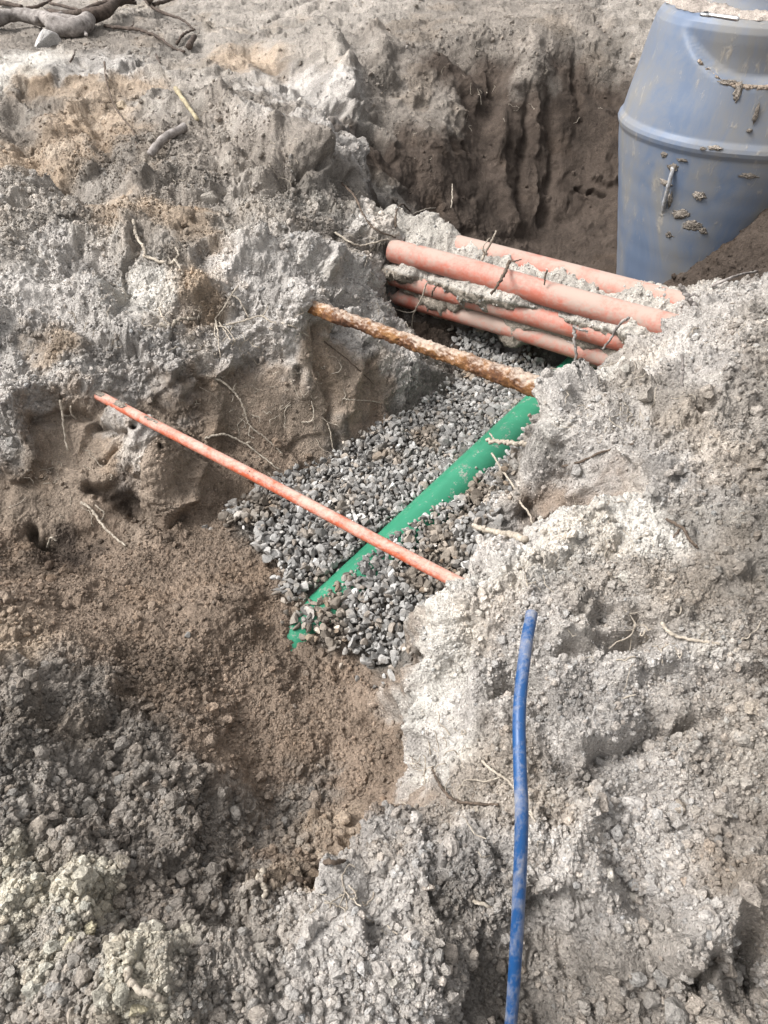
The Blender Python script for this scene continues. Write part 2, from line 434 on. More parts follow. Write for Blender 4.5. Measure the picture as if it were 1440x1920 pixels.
# raster of the base heights and soil kinds, in plan
RX0, RX1, RY0, RY1, RS = -4.0, 4.0, -1.0, 8.0, 0.0125
NX, NY = int((RX1-RX0)/RS)+1, int((RY1-RY0)/RS)+1
P2 = [Vector((c[0], c[1])) for c in CTRL]
vo, _, fo, ov, _, _ = geometry.delaunay_2d_cdt(P2, [], [], 0, 1e-5)
vals = np.zeros((len(vo), 6))
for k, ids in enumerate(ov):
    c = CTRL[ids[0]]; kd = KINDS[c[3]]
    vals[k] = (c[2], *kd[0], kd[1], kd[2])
RAS = np.zeros((NY, NX, 6), np.float32)
for f in fo:
    A, B, C = (np.array(vo[i]) for i in f)
    x0, x1 = int(max(0, (min(A[0], B[0], C[0])-RX0)/RS)), int(min(NX-1, (max(A[0], B[0], C[0])-RX0)/RS+1))
    y0, y1 = int(max(0, (min(A[1], B[1], C[1])-RY0)/RS)), int(min(NY-1, (max(A[1], B[1], C[1])-RY0)/RS+1))
    gx, gy = np.meshgrid(RX0+RS*np.arange(x0, x1+1), RY0+RS*np.arange(y0, y1+1))
    det = (B[1]-C[1])*(A[0]-C[0])+(C[0]-B[0])*(A[1]-C[1])
    if abs(det) < 1e-12: continue
    l0 = ((B[1]-C[1])*(gx-C[0])+(C[0]-B[0])*(gy-C[1]))/det
    l1 = ((C[1]-A[1])*(gx-C[0])+(A[0]-C[0])*(gy-C[1]))/det
    l2 = 1-l0-l1
    m = (l0 > -1e-4) & (l1 > -1e-4) & (l2 > -1e-4)
    p0, p1, p2 = (np.clip(l, 0, 1)**3.2 for l in (l0, l1, l2)); ps = p0+p1+p2+1e-9
    for ch in range(6):
        v = l0*vals[f[0], ch]+l1*vals[f[1], ch]+l2*vals[f[2], ch] if ch == 0 else (p0*vals[f[0], ch]+p1*vals[f[1], ch]+p2*vals[f[2], ch])/ps
        RAS[y0:y1+1, x0:x1+1, ch][m] = v[m]
def blur(a, r, it=2):
    for _ in range(it):
        for ax in (0, 1):
            pad = [(0, 0)]*a.ndim; pad[ax] = (r+1, r)
            c = np.cumsum(np.pad(a, pad, mode='edge'), axis=ax, dtype=np.float64)
            n = a.shape[ax]
            a = ((np.take(c, np.arange(2*r+1, 2*r+1+n), axis=ax)-np.take(c, np.arange(0, n), axis=ax))/(2*r+1)).astype(np.float32)
    return a
BASE = blur(RAS[:, :, 0], 1, 2)
SMOOTH = blur(RAS[:, :, 0], 3, 2)
KCOL = blur(RAS[:, :, 1:], 1, 2)
def samp(R, x, y):
    fx = np.clip((np.asarray(x)-RX0)/RS, 0, NX-1.001); fy = np.clip((np.asarray(y)-RY0)/RS, 0, NY-1.001)
    ix, iy = fx.astype(int), fy.astype(int)
    tx, ty = fx-ix, fy-iy
    if R.ndim == 3: tx, ty = tx[..., None], ty[..., None]
    return (R[iy, ix]*(1-tx)+R[iy, ix+1]*tx)*(1-ty)+(R[iy+1, ix]*(1-tx)+R[iy+1, ix+1]*tx)*ty
def march(px, py):
    """where the sight line of a photo pixel meets the base ground"""
    r = ray(px, py); t = .7
    while t < 9:
        p = r*t+np.array([0, 0, CAMZ])
        if p[2] < samp(BASE, p[0], p[1]): return p
        t += .004
    return r*6+np.array([0, 0, CAMZ])

# warped grid: finer near the camera and on steep walls
NU, NV = 1400, 1560
Y0, Y1 = .12, 7.2
u = np.linspace(-1, 1, NU)
yd = np.linspace(Y0, Y1, 900)
Xd = u[None, :]*(.46*yd[:, None]+.62)
Yd = np.repeat(yd[:, None], NU, 1)
Zd = samp(BASE, Xd, Yd)
slope = np.abs(np.gradient(Zd, yd, axis=0))
dist = np.sqrt(Xd**2+Yd**2+(CAMZ-Zd)**2)
wgt = np.sqrt(((CAMZ-Zd)/dist)**2+np.minimum(slope, 5)**2*(Yd/dist)**2+.02)/dist
wgt = blur(wgt.astype(np.float32), 9, 2)
cw = np.cumsum(wgt, axis=0); cw = (cw-cw[0])/(cw[-1]-cw[0])
GY = np.stack([np.interp(np.linspace(0, 1, NV), cw[:, k], yd) for k in range(NU)], 1)
GX = u[None, :]*(.46*GY+.62)
# coarse skirt out to the horizon
ex = np.array([.05, .15, .35, .7, 1.3, 2.5, 5, 10, 20, 40, 70])
rows_b = Y0-ex[::-1]; rows_f = Y1+ex
GY = np.vstack([np.repeat(rows_b[:, None], NU, 1), GY, np.repeat(rows_f[:, None], NU, 1)])
GX = np.vstack([np.repeat(GX[:1], 11, 0), GX, np.repeat(GX[-1:], 11, 0)])
GX = np.hstack([GX[:, :1]-ex[::-1][None, :], GX, GX[:, -1:]+ex[None, :]])
GY = np.hstack([np.repeat(GY[:, :1], 11, 1), GY, np.repeat(GY[:, -1:], 11, 1)])
GH, GW = GY.shape
GZ = samp(BASE, GX, GY)
def grid_normals(X, Y, Z):
    du = np.stack([np.gradient(a, axis=1) for a in (X, Y, Z)], -1)
    dv = np.stack([np.gradient(a, axis=0) for a in (X, Y, Z)], -1)
    n = np.cross(du, dv); n /= np.linalg.norm(n, axis=-1, keepdims=True)+1e-12
    return n
NRM = grid_normals(GX, GY, samp(SMOOTH, GX, GY)).reshape(-1, 3)
PT = np.stack([GX, GY, GZ], -1).reshape(-1, 3)
KC = samp(KCOL, PT[:, 0], PT[:, 1])
rough = KC[:, 3].astype(np.float32)
rough[PT[:, 1] > 7.5] *= .3
far = (np.abs(PT[:, 0]) > 6) | (PT[:, 1] < -.4)

# sculpting strokes: (photo polyline, radius m, amount m along the normal)  + out, - in
STROKES = [
 ([(0,800),(80,785),(150,780)], .03, -.05), ([(170,800),(230,815)], .02, -.04), ([(320,690),(400,660),(480,620),(560,600)], .02, .02), ([(350,740),(450,700),(540,660)], .04, -.03),
 ([(625,1660),(700,1583),(745,1528)], .03, .03), ([(1290,1780),(1345,1735),(1395,1705)], .035, .03), ([(640,230),(700,255),(740,300)], .05, -.05), ([(1028,748),(1060,728),(1100,712)], .04, .05),
 ([(150,720),(185,735),(215,755)], .035, .035), ([(530,555),(565,562)], .05, .06), ([(240,775),(280,800)], .02, .02),
 ([(300,200),(420,210),(520,260),(590,300)], .11, .07), ([(330,330),(420,350),(520,340)], .07, -.05), ([(20,200),(60,300),(140,330)], .10, -.06), ([(240,420),(300,520),(380,560)], .10, .04), ([(60,560),(160,560),(260,610)], .09, .04), ([(420,470),(520,450),(600,480)], .08, .05), ([(180,480),(230,560)], .06, -.05), ([(640,440),(660,520)], .05, -.04),
 ([(60,1000),(110,1022),(140,1040)], .018, -.07), ([(165,915),(215,930),(250,960)], .03, -.06), ([(250,965),(300,985),(350,972)], .02, -.03),
 ([(250,800),(300,825),(345,840)], .012, -.05), ([(285,845),(300,930),(320,950)], .06, .05), ([(370,880),(350,940)], .03, .03), ([(270,780),(240,820),(180,860)], .02, -.025),
 ([(480,560),(440,590),(380,600)], .02, -.02), ([(640,630),(690,590)], .03, -.04), ([(600,620),(625,760),(630,840)], .03, -.03), ([(670,640),(660,720),(640,800)], .03, .025),
 ([(420,690),(400,760),(390,830)], .035, .03), ([(330,660),(380,720)], .02, -.025), ([(520,640),(560,720)], .06, .025), ([(555,700),(560,730)], .018, -.025),
 ([(640,550),(700,580)], .025, -.05), ([(640,225),(690,245),(720,275)], .035, -.10), ([(600,225),(660,212),(700,222)], .022, .045), ([(600,315),(640,380),(690,395)], .02, .02),
 ([(250,250),(330,240),(400,225)], .03, -.035), ([(290,280),(350,250),(420,240)], .03, .04), ([(420,200),(470,270),(590,300)], .05, .05), ([(430,260),(480,300),(520,310)], .02, -.03),
 ([(500,320),(560,330),(600,318)], .02, -.045), ([(170,200),(185,260),(210,300)], .06, -.05), ([(130,260),(160,290)], .02, -.04), ([(120,330),(180,370)], .08, -.05), ([(0,150),(90,155),(210,150),(300,140)], .02, .03),
 ([(470,90),(560,150),(600,190)], .10, -.05), ([(610,60),(640,120),(650,180)], .06, .06), ([(700,60),(720,140)], .06, .05), ([(870,150),(890,200)], .03, .05), ([(905,140),(915,180)], .012, .03),
 ([(990,160),(985,260),(970,400)], .035, -.03), ([(1030,190),(1040,300),(1020,420)], .05, -.035), ([(1075,110),(1090,230)], .03, -.03), ([(1010,180),(1005,400)], .015, .02), ([(1115,330),(1150,345),(1165,330)], .02, .04), ([(1080,350),(1130,365)], .018, -.05), ([(870,270),(880,290)], .015, -.05),
 ([(960,170),(930,290),(960,420)], .06, .04),
 # right mound: ledges and hollows
 ([(985,1000),(1040,960),(1090,920)], .03, .03), ([(960,900),(985,960),(1010,985)], .03, -.04), ([(1130,790),(1160,770),(1230,760)], .04, -.04), ([(1180,700),(1230,740),(1290,760)], .05, .04), ([(1200,860),(1270,800),(1340,760)], .018, -.025),
 ([(1220,870),(1290,800),(1360,770)], .03, .02), ([(900,1120),(960,1110),(1010,1090)], .025, .025), ([(820,1100),(900,1080)], .03, -.02), ([(1000,1260),(1060,1190),(1180,1160)], .022, .02), ([(990,1270),(1080,1250),(1200,1200)], .05, -.03), ([(1030,1160),(1160,1155),(1280,1155)], .012, -.02),
 ([(960,1340),(1020,1300),(1130,1290),(1250,1230)], .035, .035), ([(1000,1340),(1110,1310),(1200,1350)], .03, -.03), ([(1090,1400),(1160,1350),(1260,1330)], .04, .035), ([(1130,1420),(1200,1390),(1290,1370)], .02, -.04), ([(1000,1560),(1100,1520),(1180,1480),(1300,1450)], .02, .02),
 ([(840,1350),(900,1300),(960,1260)], .02, -.03), ([(760,1200),(800,1160),(830,1110)], .03, .03), ([(780,1260),(800,1340),(790,1400)], .03, .025), ([(810,1460),(790,1400)], .02, -.03),
 ([(1060,1640),(1140,1520)], .03, .03), ([(1130,1660),(1160,1720),(1160,1800)], .03, .03), ([(1000,1740),(1060,1690)], .04, -.04), ([(1300,1800),(1340,1740),(1390,1700)], .035, .05), ([(1290,1870),(1330,1810)], .015, -.05), ([(1380,1740),(1420,1850)], .02, -.05),
 ([(1040,1770),(1100,1900)], .06, -.02), ([(880,1560),(820,1560),(760,1560)], .02, .015), ([(840,1640),(900,1700)], .05, -.02), ([(720,1790),(800,1840)], .04, .02),
 # bottom left
 ([(560,1735),(620,1685)], .006, -.02), ([(430,1750),(480,1770)], .018, -.05), ([(475,1700),(485,1750)], .03, .03), ([(520,1620),(620,1595),(660,1570)], .012, -.03), ([(500,1660),(560,1640)], .03, .025), ([(40,1760),(90,1800)], .035, -.03), ([(20,1700),(80,1660)], .05, .03),
 ([(380,1150),(440,1165),(460,1185)], .04, .03), ([(350,1440),(400,1480)], .03, .025), ([(230,1480),(215,1530)], .025, -.02), ([(680,1310),(740,1290)], .03, .02), ([(690,1350),(740,1330)], .02, -.03),
 ([(200,1290),(300,1330),(400,1400)], .03, .015), ([(0,1250),(40,1300),(30,1380)], .04, .03), ([(220,1890),(280,1850)], .05, .04),
]
disp = np.zeros(len(PT), np.float32)
warp = PT+np.stack([vnoise(PT, .06, 301+k) for k in range(3)], -1)*.018+np.stack([vnoise(PT, .02, 311+k) for k in range(3)], -1)*.006
for poly, rad, amt in STROKES:
    amt *= 1.75 if min(p[0] for p in poly) > 930 and min(p[1] for p in poly) > 1050 else 1.3
    pts = [march(*p) for p in poly]
    lo = np.min(pts, 0)-rad*3; hi = np.max(pts, 0)+rad*3
    sel = np.nonzero(np.all((PT > lo) & (PT < hi), axis=1))[0]
    if not len(sel): continue
    q = warp[sel]; d = np.full(len(sel), 9.0)
    for a, b in zip(pts[:-1], pts[1:]):
        ab = b-a; t = np.clip((q-a)@ab/(ab@ab+1e-9), 0, 1)
        d = np.minimum(d, np.linalg.norm(q-a-t[:, None]*ab, axis=1))
    disp[sel] += (amt*np.exp(-(d/rad)**2*(1.6 if amt < 0 else 1.0))).astype(np.float32)

# natural relief
pf = PT.copy(); pf[far] *= .2
patch = fbm(pf, .35, 11, 3)                                # -1..1 crumbly / smeared
smear = .55*sstep(.12, .5, fbm(pf, .28, 71, 3))            # 1 = smooth smeared clay
SMEARS = [(1080,320,.25),(900,330,.18),(960,250,.15),(1100,250,.15),(80,560,.08),(40,650,.08),(250,560,.06),(460,520,.07),(500,470,.06),(440,620,.08),(620,560,.06),(330,740,.06),(20,500,.06),(740,450,.05),(1130,1230,.10),(1060,1240,.07),(1210,1190,.07),(850,1330,.09),(840,1430,.08),(800,1300,.07),(1190,1430,.05),(1250,1340,.05),(1190,1470,.05),(540,120,.16),(600,180,.12),(520,80,.12),(640,1710,.06),(580,1740,.05),(700,1660,.05),
          (600,780,.12),(520,760,.12),(440,780,.12),(640,700,.10),(560,680,.10),(680,800,.08),(150,840,.14),(230,790,.10),(60,900,.12),(180,940,.10),(1070,950,.06),(1020,930,.06),(1000,300,.2),(990,400,.2),(940,380,.18),(1050,420,.18),(1040,200,.12),(850,330,.14),
          (60,130,.18),(180,130,.18),(300,130,.14),(130,590,.06),(150,620,.05),(380,660,.05),(640,480,.06),(280,610,.06),(700,1590,.05),(790,1500,.06),(1240,740,.05),(1290,690,.05)]
for px, py, r_ in SMEARS:
    r_ *= 1.05
    c_ = march(px, py)
    d_ = np.linalg.norm(warp-c_, axis=1)/r_
    smear = np.maximum(smear, 1.15*np.exp(-d_**4*.8))
smear = np.clip(smear, 0, 1).astype(np.float32)
ridg = 1-np.abs(fbm(warp, .10, 41, 3))*1.6
crumb = 1-smear*.85
big = fbm(pf, .42, 5, 2)
lump = fbm(pf, .13, 21, 4, .55)
farf = 1-.45*sstep(4.2, 5.6, PT[:, 1]).astype(np.float32)
rough = rough*farf
fine = PT+np.stack([vnoise(PT, .03, 321+k) for k in range(3)], -1)*.004
disp += rough*(big*.022+lump*.013*(1-.5*smear)+np.clip(ridg, -.5, 1)*.005*crumb)
h, r_big, e_big = facets(warp, .17, 9, .16, .30, .02)
disp += rough*h
h, r_mid, e_mid = facets(warp, .075, 13, .15, .32, .05)
disp += rough*h*(.95-.6*smear)
h, _, _ = facets(fine, .034, 19, .18, .40, .14)
farc = 1-.5*sstep(2.9, 4.2, PT[:, 1]).astype(np.float32)
disp += rough*crumb*h*farc
h, _, _ = facets(fine, .0165, 29, .22, .45, .20)
disp += (rough*.75+.25)*(.12+.88*crumb)*h*farc
near = sstep(4.2, 3.0, np.linalg.norm(PT-np.array([0, 0, CAMZ]), axis=1))
h, _, _ = facets(fine, .008, 39, .26, .50, .24)
disp += near*(rough*.6+.4)*(.2+.8*crumb)*h
disp += rough*smear*(vnoise(warp*np.array([1, 1, .25]), .022, 55)*.004+vnoise(PT, .012, 51)*.0015)
# bucket scrapes down the far pit wall
scr = vnoise(warp*np.array([1, .5, .12]), .13, 201)+.5*vnoise(warp*np.array([1, .5, .1]), .03, 203)
dark = sstep(.14, .09, KC[:, 0])
disp += dark*sstep(3.6, 4.2, PT[:, 1]).astype(np.float32)*scr*.009
disp[far] *= .5
PT2 = PT+NRM*disp[:, None]

# soil colour: the kind of soil, its patches and seams (the darkest kind also carries pit shade)
pz = pf*np.array([1, 1, 1.6])
tint = fbm(pz, .30, 91, 4)
tint2 = fbm(warp, .07, 95, 3)
colr = KC[:, :3].astype(np.float32).copy()
wx = np.stack([vnoise(PT, .09, 401+k)*.055+vnoise(PT, .035, 411+k)*.03+vnoise(PT, .012, 421+k)*.012 for k in range(2)], -1)
colr = .15*colr+.85*samp(KCOL, PT[:, 0]+wx[:, 0], PT[:, 1]+wx[:, 1])[:, :3].astype(np.float32)
colr *= (1+.22*tint+.12*tint2)[:, None]
ochre = sstep(.25, .7, fbm(pf, .22, 131, 3))*sstep(.1, .5, rough)
colr = colr*(1-.35*ochre[:, None])+.35*ochre[:, None]*colr*np.array([1.08, .98, .86])
damp = sstep(.15, .6, fbm(pf, .19, 151, 4))
colr *= (1-.28*damp)[:, None]
lime = sstep(.35, .75, fbm(warp, .12, 171, 4))*sstep(.6, 1.0, rough)
colr += lime[:, None]*np.array([.062, .060, .054])
ids = np.arange(GH*GW).reshape(GH, GW)
F = np.stack([ids[:-1, :-1], ids[:-1, 1:], ids[1:, 1:], ids[1:, :-1]], -1).reshape(-1, 4)
ground = np_mesh('ground', PT2, F, SOIL, np.clip(colr, .02, .8))
tag(ground, kind='structure')
G3 = PT2.reshape(GH, GW, 3)
GN = grid_normals(G3[..., 0], G3[..., 1], G3[..., 2])
GCOL = colr.reshape(GH, GW, 3)
GROUGH = rough.reshape(GH, GW)
GCLOD = KC[:, 4].reshape(GH, GW)
GCR = crumb.reshape(GH, GW)
bpy.context.view_layer.update()
def hit(px, py):
    """point and normal where a photo pixel's sight line meets the finished ground"""
    r = ray(px, py); r = Vector(r/np.linalg.norm(r))
    ok, loc, n, _ = ground.ray_cast(Vector((0, 0, CAMZ)), r)
    return (np.array(loc), np.array(n)) if ok else (march(px, py), np.array([0, 0, 1.0]))
def drop(x, y):
    ok, loc, n, _ = ground.ray_cast(Vector((x, y, 3)), Vector((0, 0, -1)))
    return np.array(loc), np.array(n)

# ================================================================== loose crumbs and gravel
def ico(sub):
    bm = bmesh.new(); bmesh.ops.create_icosphere(bm, subdivisions=sub, radius=1)
    v = np.array([x.co[:] for x in bm.verts], np.float32); f = np.array([[q.index for q in t.verts] for t in bm.faces], np.int32)
    bm.free(); return v, f
def lump_variant(v, seed, angular):
    r = np.random.default_rng(seed)
    p = v.copy()
    for _ in range(11 if angular else 6):                   # planar facets
        n = r.normal(size=3); n /= np.linalg.norm(n); c = r.uniform(.34, .72) if angular else r.uniform(.55, .85)
        d = p@n; over = d > c
        p[over] -= ((d[over]-c)*.99)[:, None]*n
    p *= 1+(.20 if not angular else .04)*vnoise(v+seed*7.3, .8, seed)[:, None]
    if not angular:
        hh, _, _ = facets(v+seed*3.1, .75, seed+5, .22, .35, .1)
        p *= 1+hh[:, None]
    return (p/np.abs(p).max()).astype(np.float32)
def rand_rot(n, r):
    q = r.normal(size=(n, 4)); q /= np.linalg.norm(q, axis=1, keepdims=True)
    w, x, y, z = q.T
    return np.stack([np.stack([1-2*(y*y+z*z), 2*(x*y-z*w), 2*(x*z+y*w)], -1), np.stack([2*(x*y+z*w), 1-2*(x*x+z*z), 2*(y*z-x*w)], -1), np.stack([2*(x*z-y*w), 2*(y*z+x*w), 1-2*(x*x+y*y)], -1)], 1)
def scatter_mesh(name, pos, size, aniso, cols, sub, angular, m, seed, smooth=False):
    r = np.random.default_rng(seed)
    v, f = ico(sub)
    nvar = 14
    var = np.stack([lump_variant(v, seed*31+k, angular) for k in range(nvar)])
    n = len(pos)
    R = rand_rot(n, r)
    sc = size[:, None]*aniso
    loc = var[r.integers(0, nvar, n)]*sc[:, None, :]
    VV = np.einsum('nij,nkj->nki', R, loc)+pos[:, None, :]
    FF = f[None]+(np.arange(n)*len(v))[:, None, None]
    CC = np.repeat(cols[:, None, :], len(v), 1)
    return np_mesh(name, VV.reshape(-1, 3), FF.reshape(-1, 3).astype(np.int32), m, CC.reshape(-1, 3), smooth)

def scatter_soil(name, n, lo, hi, power, sub, seed, minpx):
    r = np.random.default_rng(seed)
    i = r.integers(14, GH-14, n*6); j = r.integers(14, GW-14, n*6)
    p = G3[i, j]
    clust = .5+.5*fbm(p, .16, 500+seed, 3)
    prob = np.clip(GCLOD[i, j]*(.14+.86*GCR[i, j])*np.clip(clust*1.5-.25, .03, 1.3), 0, 1.3)/1.3
    prob *= np.where(GN[i, j][:, 2] > .25, 1, .25)*np.interp(p[:, 1], [3.4, 4.6], [1, .45])
    keep = r.random(n*6) < prob
    i, j = i[keep][:n], j[keep][:n]
    p = G3[i, j]+GN[i, j]*0
    d = np.linalg.norm(p-np.array([0, 0, CAMZ]), axis=1)
    s0 = np.maximum(lo, d*minpx)
    s = s0*(1-r.random(len(p))*(1-(s0/np.maximum(hi, s0*1.5))**power))**(-1/power)
    p = p+GN[i, j]*(s*np.interp(p[:, 1], [3.2, 4.5], [.25, -.05]))[:, None]
    c = GCOL[i, j]*r.uniform(.84, 1.22, (len(p), 1))*(1+r.normal(0, .02, (len(p), 1))*np.array([[1, 0, -1]]))
    an = r.uniform(.62, 1.0, (len(p), 3))
    o = scatter_mesh(name, p, s.astype(np.float32), an, np.clip(c, .03, .8).astype(np.float32), sub, False, SOIL, seed)
    tag(o, kind='stuff')
    return o
tag(scatter_soil('soil_crumbs', 190000, .0020, .010, 2.3, 1, 3, .0009), 'loose crumbs of dry soil lying all over the banks', 'soil crumbs')
tag(scatter_soil('soil_clods', 9000, .0075, .026, 2.7, 2, 4, .0026), 'bigger loose clods of soil strewn over the banks', 'soil clods')

# gravel bed: plan outline from the photo's edges, and where it runs on under the banks
gpoly = [at_z(px, py, 0)[:2] for px, py in [(440,965),(520,900),(570,885),(650,850),(740,795),(850,725),(860,655)]]
gpoly += [np.array(q) for q in [(.30,3.20),(.62,2.98),(.98,2.74),(.90,2.5),(.62,2.30),(.50,2.05),(.44,1.9),(.36,1.7),(.30,1.5),(.16,1.34),(.09,1.2),(.06,1.10)]]
gpoly += [at_z(px, py, 0)[:2] for px, py in [(765,1285),(700,1270),(650,1225),(575,1190),(545,1110),(520,1050),(470,1010),(420,990)]]
GP = np.array(gpoly)
def in_poly(x, y, P):
    c = np.zeros(len(x), bool); k = len(P)-1
    for q in range(len(P)):
        xi, yi, xj, yj = P[q][0], P[q][1], P[k][0], P[k][1]
        m = ((yi > y) != (yj > y)) & (x < (xj-xi)*(y-yi)/(yj-yi+1e-12)+xi)
        c ^= m; k = q
    return c
rg = np.random.default_rng(21)
sp = .0185
gx, gy = np.meshgrid(np.arange(-.9, 1.2, sp), np.arange(1.0, 3.4, sp))
gx, gy = gx.ravel(), gy.ravel()
allp, alls = [], []
GA, GB = at_z(598, 1168, -.040), at_z(1092, 690, .030)      # axis of the green pipe
def pipe_gap(x, y):
    d = (GB-GA)[:2]; L = np.linalg.norm(d); d = d/L
    t = ((x-GA[0])*d[0]+(y-GA[1])*d[1])
    s = (x-GA[0])*-d[1]+(y-GA[1])*d[0]
    return t/L, s
for layer in range(2):
    jx, jy = gx+rg.uniform(-.5, .5, len(gx))*sp, gy+rg.uniform(-.5, .5, len(gx))*sp
    wob = vnoise(np.stack([jx, jy, jx*0], -1), .08, 77+layer)*.035+rg.normal(0, .012, len(jx))
    m = in_poly(jx+wob, jy+wob*.7, GP)
    x, y = jx[m], jy[m]
    s = np.clip(rg.lognormal(math.log(.0122), .38, len(x)), .005, .028)
    z = samp(BASE, x, y)
    heap = .009+vnoise(np.stack([x, y, x*0], -1), .25, 88)*.009
    t, sd = pipe_gap(x, y)
    # gravel heaped against the pipe's near side so it disappears towards its low end
    z = z+heap+(.004 if layer == 0 else .016)+rg.uniform(-.004, .006, len(x))
    ax_z = GA[2]+(GB[2]-GA[2])*t
    sr = np.interp(t, [-.03, 0, .15, .21, .28, .42, .75, 1], [.1, .020, .014, .008, -.014, -.050, -.076, -.080]); sl = np.interp(t, [-.03, 0, .25, 1], [.06, .072, .076, .079])
    pt_ = ax_z+np.sqrt(np.clip(.08**2-sd**2, 0, 1))
    hr, hl = ax_z+np.sqrt(np.clip(.08**2-np.clip(sr, -.08, 0)**2, 0, 1)), ax_z+np.sqrt(np.clip(.08**2-sl**2, 0, 1))
    lim = (t > -.06) & (t < 1.2)
    fr = np.exp(-((sr-sd)/.10)**2)*lim*(sd < sr); fl = np.exp(-((sd-sl)/.08)**2)*lim*(sd > sl)
    z = np.where(sd < sr, np.maximum(z, z+(hr-.008-z)*fr), z); z = np.where(sd > sl, np.maximum(z, z+(hl-.012-z)*fl), z)
    over = lim & (sd < sr) & (np.abs(sd) < .080)
    z = np.where(over, np.maximum(z, pt_+.001+rg.uniform(0, .006, len(z))), z)
    mid_ = lim & (sd >= sr) & (sd <= sl) & (pt_ > z+.004)
    z = np.where(mid_, np.minimum(z, ax_z+.03), z)
    inside = (np.abs(sd) < .082) & (t > -.05) & (t < 1.2)
    top = ax_z+np.sqrt(np.clip(.08**2-sd**2, 0, 1))
    bury = np.where(inside, top > z+s*.2, False) | ((t > .0) & (t < .42) & (sd-s*.75 < np.minimum(sl, .060)) & (sd+s*.75 > sr))
    allp.append(np.stack([x, y, z], -1)[~bury]); alls.append(s[~bury])
# strays rolled onto the brown slope, and single stones lying on the green pipe
for px, py in [(385,988),(395,992),(425,985),(455,1003),(462,998),(470,1010),(530,1170),(560,1150),(535,1150),(520,1085),(505,1040),(610,1210),(575,1160),(545,1120),(352,1192),(640,1250),(440,975),(700,1290),(670,1275),(488,960),(530,893),(600,885),(560,892),(720,1268),(770,655),(810,660),(740,660),(790,675),(690,640)]:
    q, n = hit(px, py); s = rg.uniform(.008, .016); allp.append((q+n*s*.4)[None]); alls.append(np.array([s]))
gp, gs = np.concatenate(allp), np.concatenate(alls)
n = len(gp)
shade = rg.choice([0, 1, 2, 3, 4, 5], n, p=[.32, .29, .17, .11, .08, .03])
pal = np.array([(.195, .188, .178), (.26, .252, .24), (.135, .13, .124), (.23, .20, .17), (.36, .35, .335), (.50, .49, .47)])
gc = pal[shade]*rg.uniform(.8, 1.2, (n, 1))*(1-.45*sstep(.1, .6, fbm(gp, .16, 990, 3))[:, None]*np.array([.55, .75, .95]))
gravel = scatter_mesh('gravel', gp, gs, np.stack([rg.uniform(.8, 1.3, n), rg.uniform(.65, 1.05, n), rg.uniform(.5, .85, n)], -1), gc.astype(np.float32), 2, True, STONE, 5)
tag(gravel, 'bed of grey crushed gravel filling the trench floor', 'gravel', kind='stuff')

# ================================================================== pipes
DUST = (.40, .36, .31)
def pipe(name, path, R, r_in, m, label, cat, seg=32, ends=(True, True)):
    """hollow pipe: an outer wall, an inner wall and rims"""
    n = len(path)
    Vo, Fo = tube_geo(path, R, seg, cap=False)
    Vi, Fi = tube_geo(path, r_in, seg, cap=False)
    k = len(Vo)
    faces = list(Fo)+[(d+k, c+k, b+k, a+k) for a, b, c, d in Fi]
    rim = []
    for e, base in ((0, 0), (1, (n-1)*seg)):               # rims keep their own vertices: a square cut end
        r0 = 2*k+len(rim)
        rim += [Vo[base+j] for j in range(seg)]+[Vi[base+j] for j in range(seg)]
        for j in range(seg):
            j2 = (j+1) % seg
            q = (r0+j, r0+j2, r0+j2+seg, r0+j+seg)
            faces.append(q if e else q[::-1])
    o = link_mesh(name, list(Vo)+list(Vi)+rim, faces, m)
    if label: tag(o, label, cat)
    return o
def sag(a, b, n, amp, seed):
    r = np.random.default_rng(seed); a, b = np.array(a), np.array(b)
    out = []
    ph = r.uniform(0, 6, 4)
    for t in np.linspace(0, 1, n):
        w = np.array([0, math.sin(t*5+ph[0])*.5+math.sin(t*11+ph[1])*.3, math.sin(t*4+ph[2])*.5+math.sin(t*9+ph[3])*.3])*amp
        out.append(a*(1-t)+b*t+w)
    return out

# blue water pipe: pokes up from the near bank, bowed towards the viewer
M_blue = plastic('blue_polyethylene', (.010, .056, .165), (.27, .255, .235), .42, .40, 10, streak=.35, up=False)
bp = catmull([at_d(938, 2140, 1.36), at_d(951, 1990, 1.24), at_d(961, 1880, 1.19), at_d(972, 1700, 1.13), at_d(978, 1540, 1.095), at_d(975, 1440, 1.11), at_d(974, 1330, 1.15), at_d(985, 1220, 1.20), at_d(997, 1150, 1.25)], 10)
pipe('water_pipe', bp, .0102, .0078, M_blue, 'muddy blue plastic pipe standing up from the near bank, cut open at its top', 'pipe', 28)

def orange_stripe(nt, vec, base):
    at = node(nt, 'ShaderNodeAttribute'); at.attribute_name = 'ang'
    d = math_n(nt, 'ABSOLUTE', math_n(nt, 'SUBTRACT', at.outputs['Fac'], .88))
    s = math_n(nt, 'LESS_THAN', d, .015)
    br = noise_node(nt, vec, 60, 3, .7)
    s = math_n(nt, 'MULTIPLY', s, math_n(nt, 'GREATER_THAN', br, .44))
    return mix(nt, math_n(nt, 'MULTIPLY', s, .8), base, (.05, .03, .03))
M_orange = plastic('orange_cable_duct', (.43, .095, .044), (.40, .32, .27), .44, .38, 11, stripe=orange_stripe, streak=1)
oa, ob = at_z(158, 727, .372), at_z(870, 1098, .365)
op = sag(oa, ob, 60, .003, 3)
o = pipe('thin_conduit', op, .0172, .014, M_orange, 'thin bright orange conduit spanning low over the gravel from left wall to pale bank', 'conduit', 32)
av = o.data.attributes.new('ang', 'FLOAT', 'POINT')
av.data.foreach_set('value', np.tile(np.arange(32)/32.0, 60*2+4).astype(np.float32))

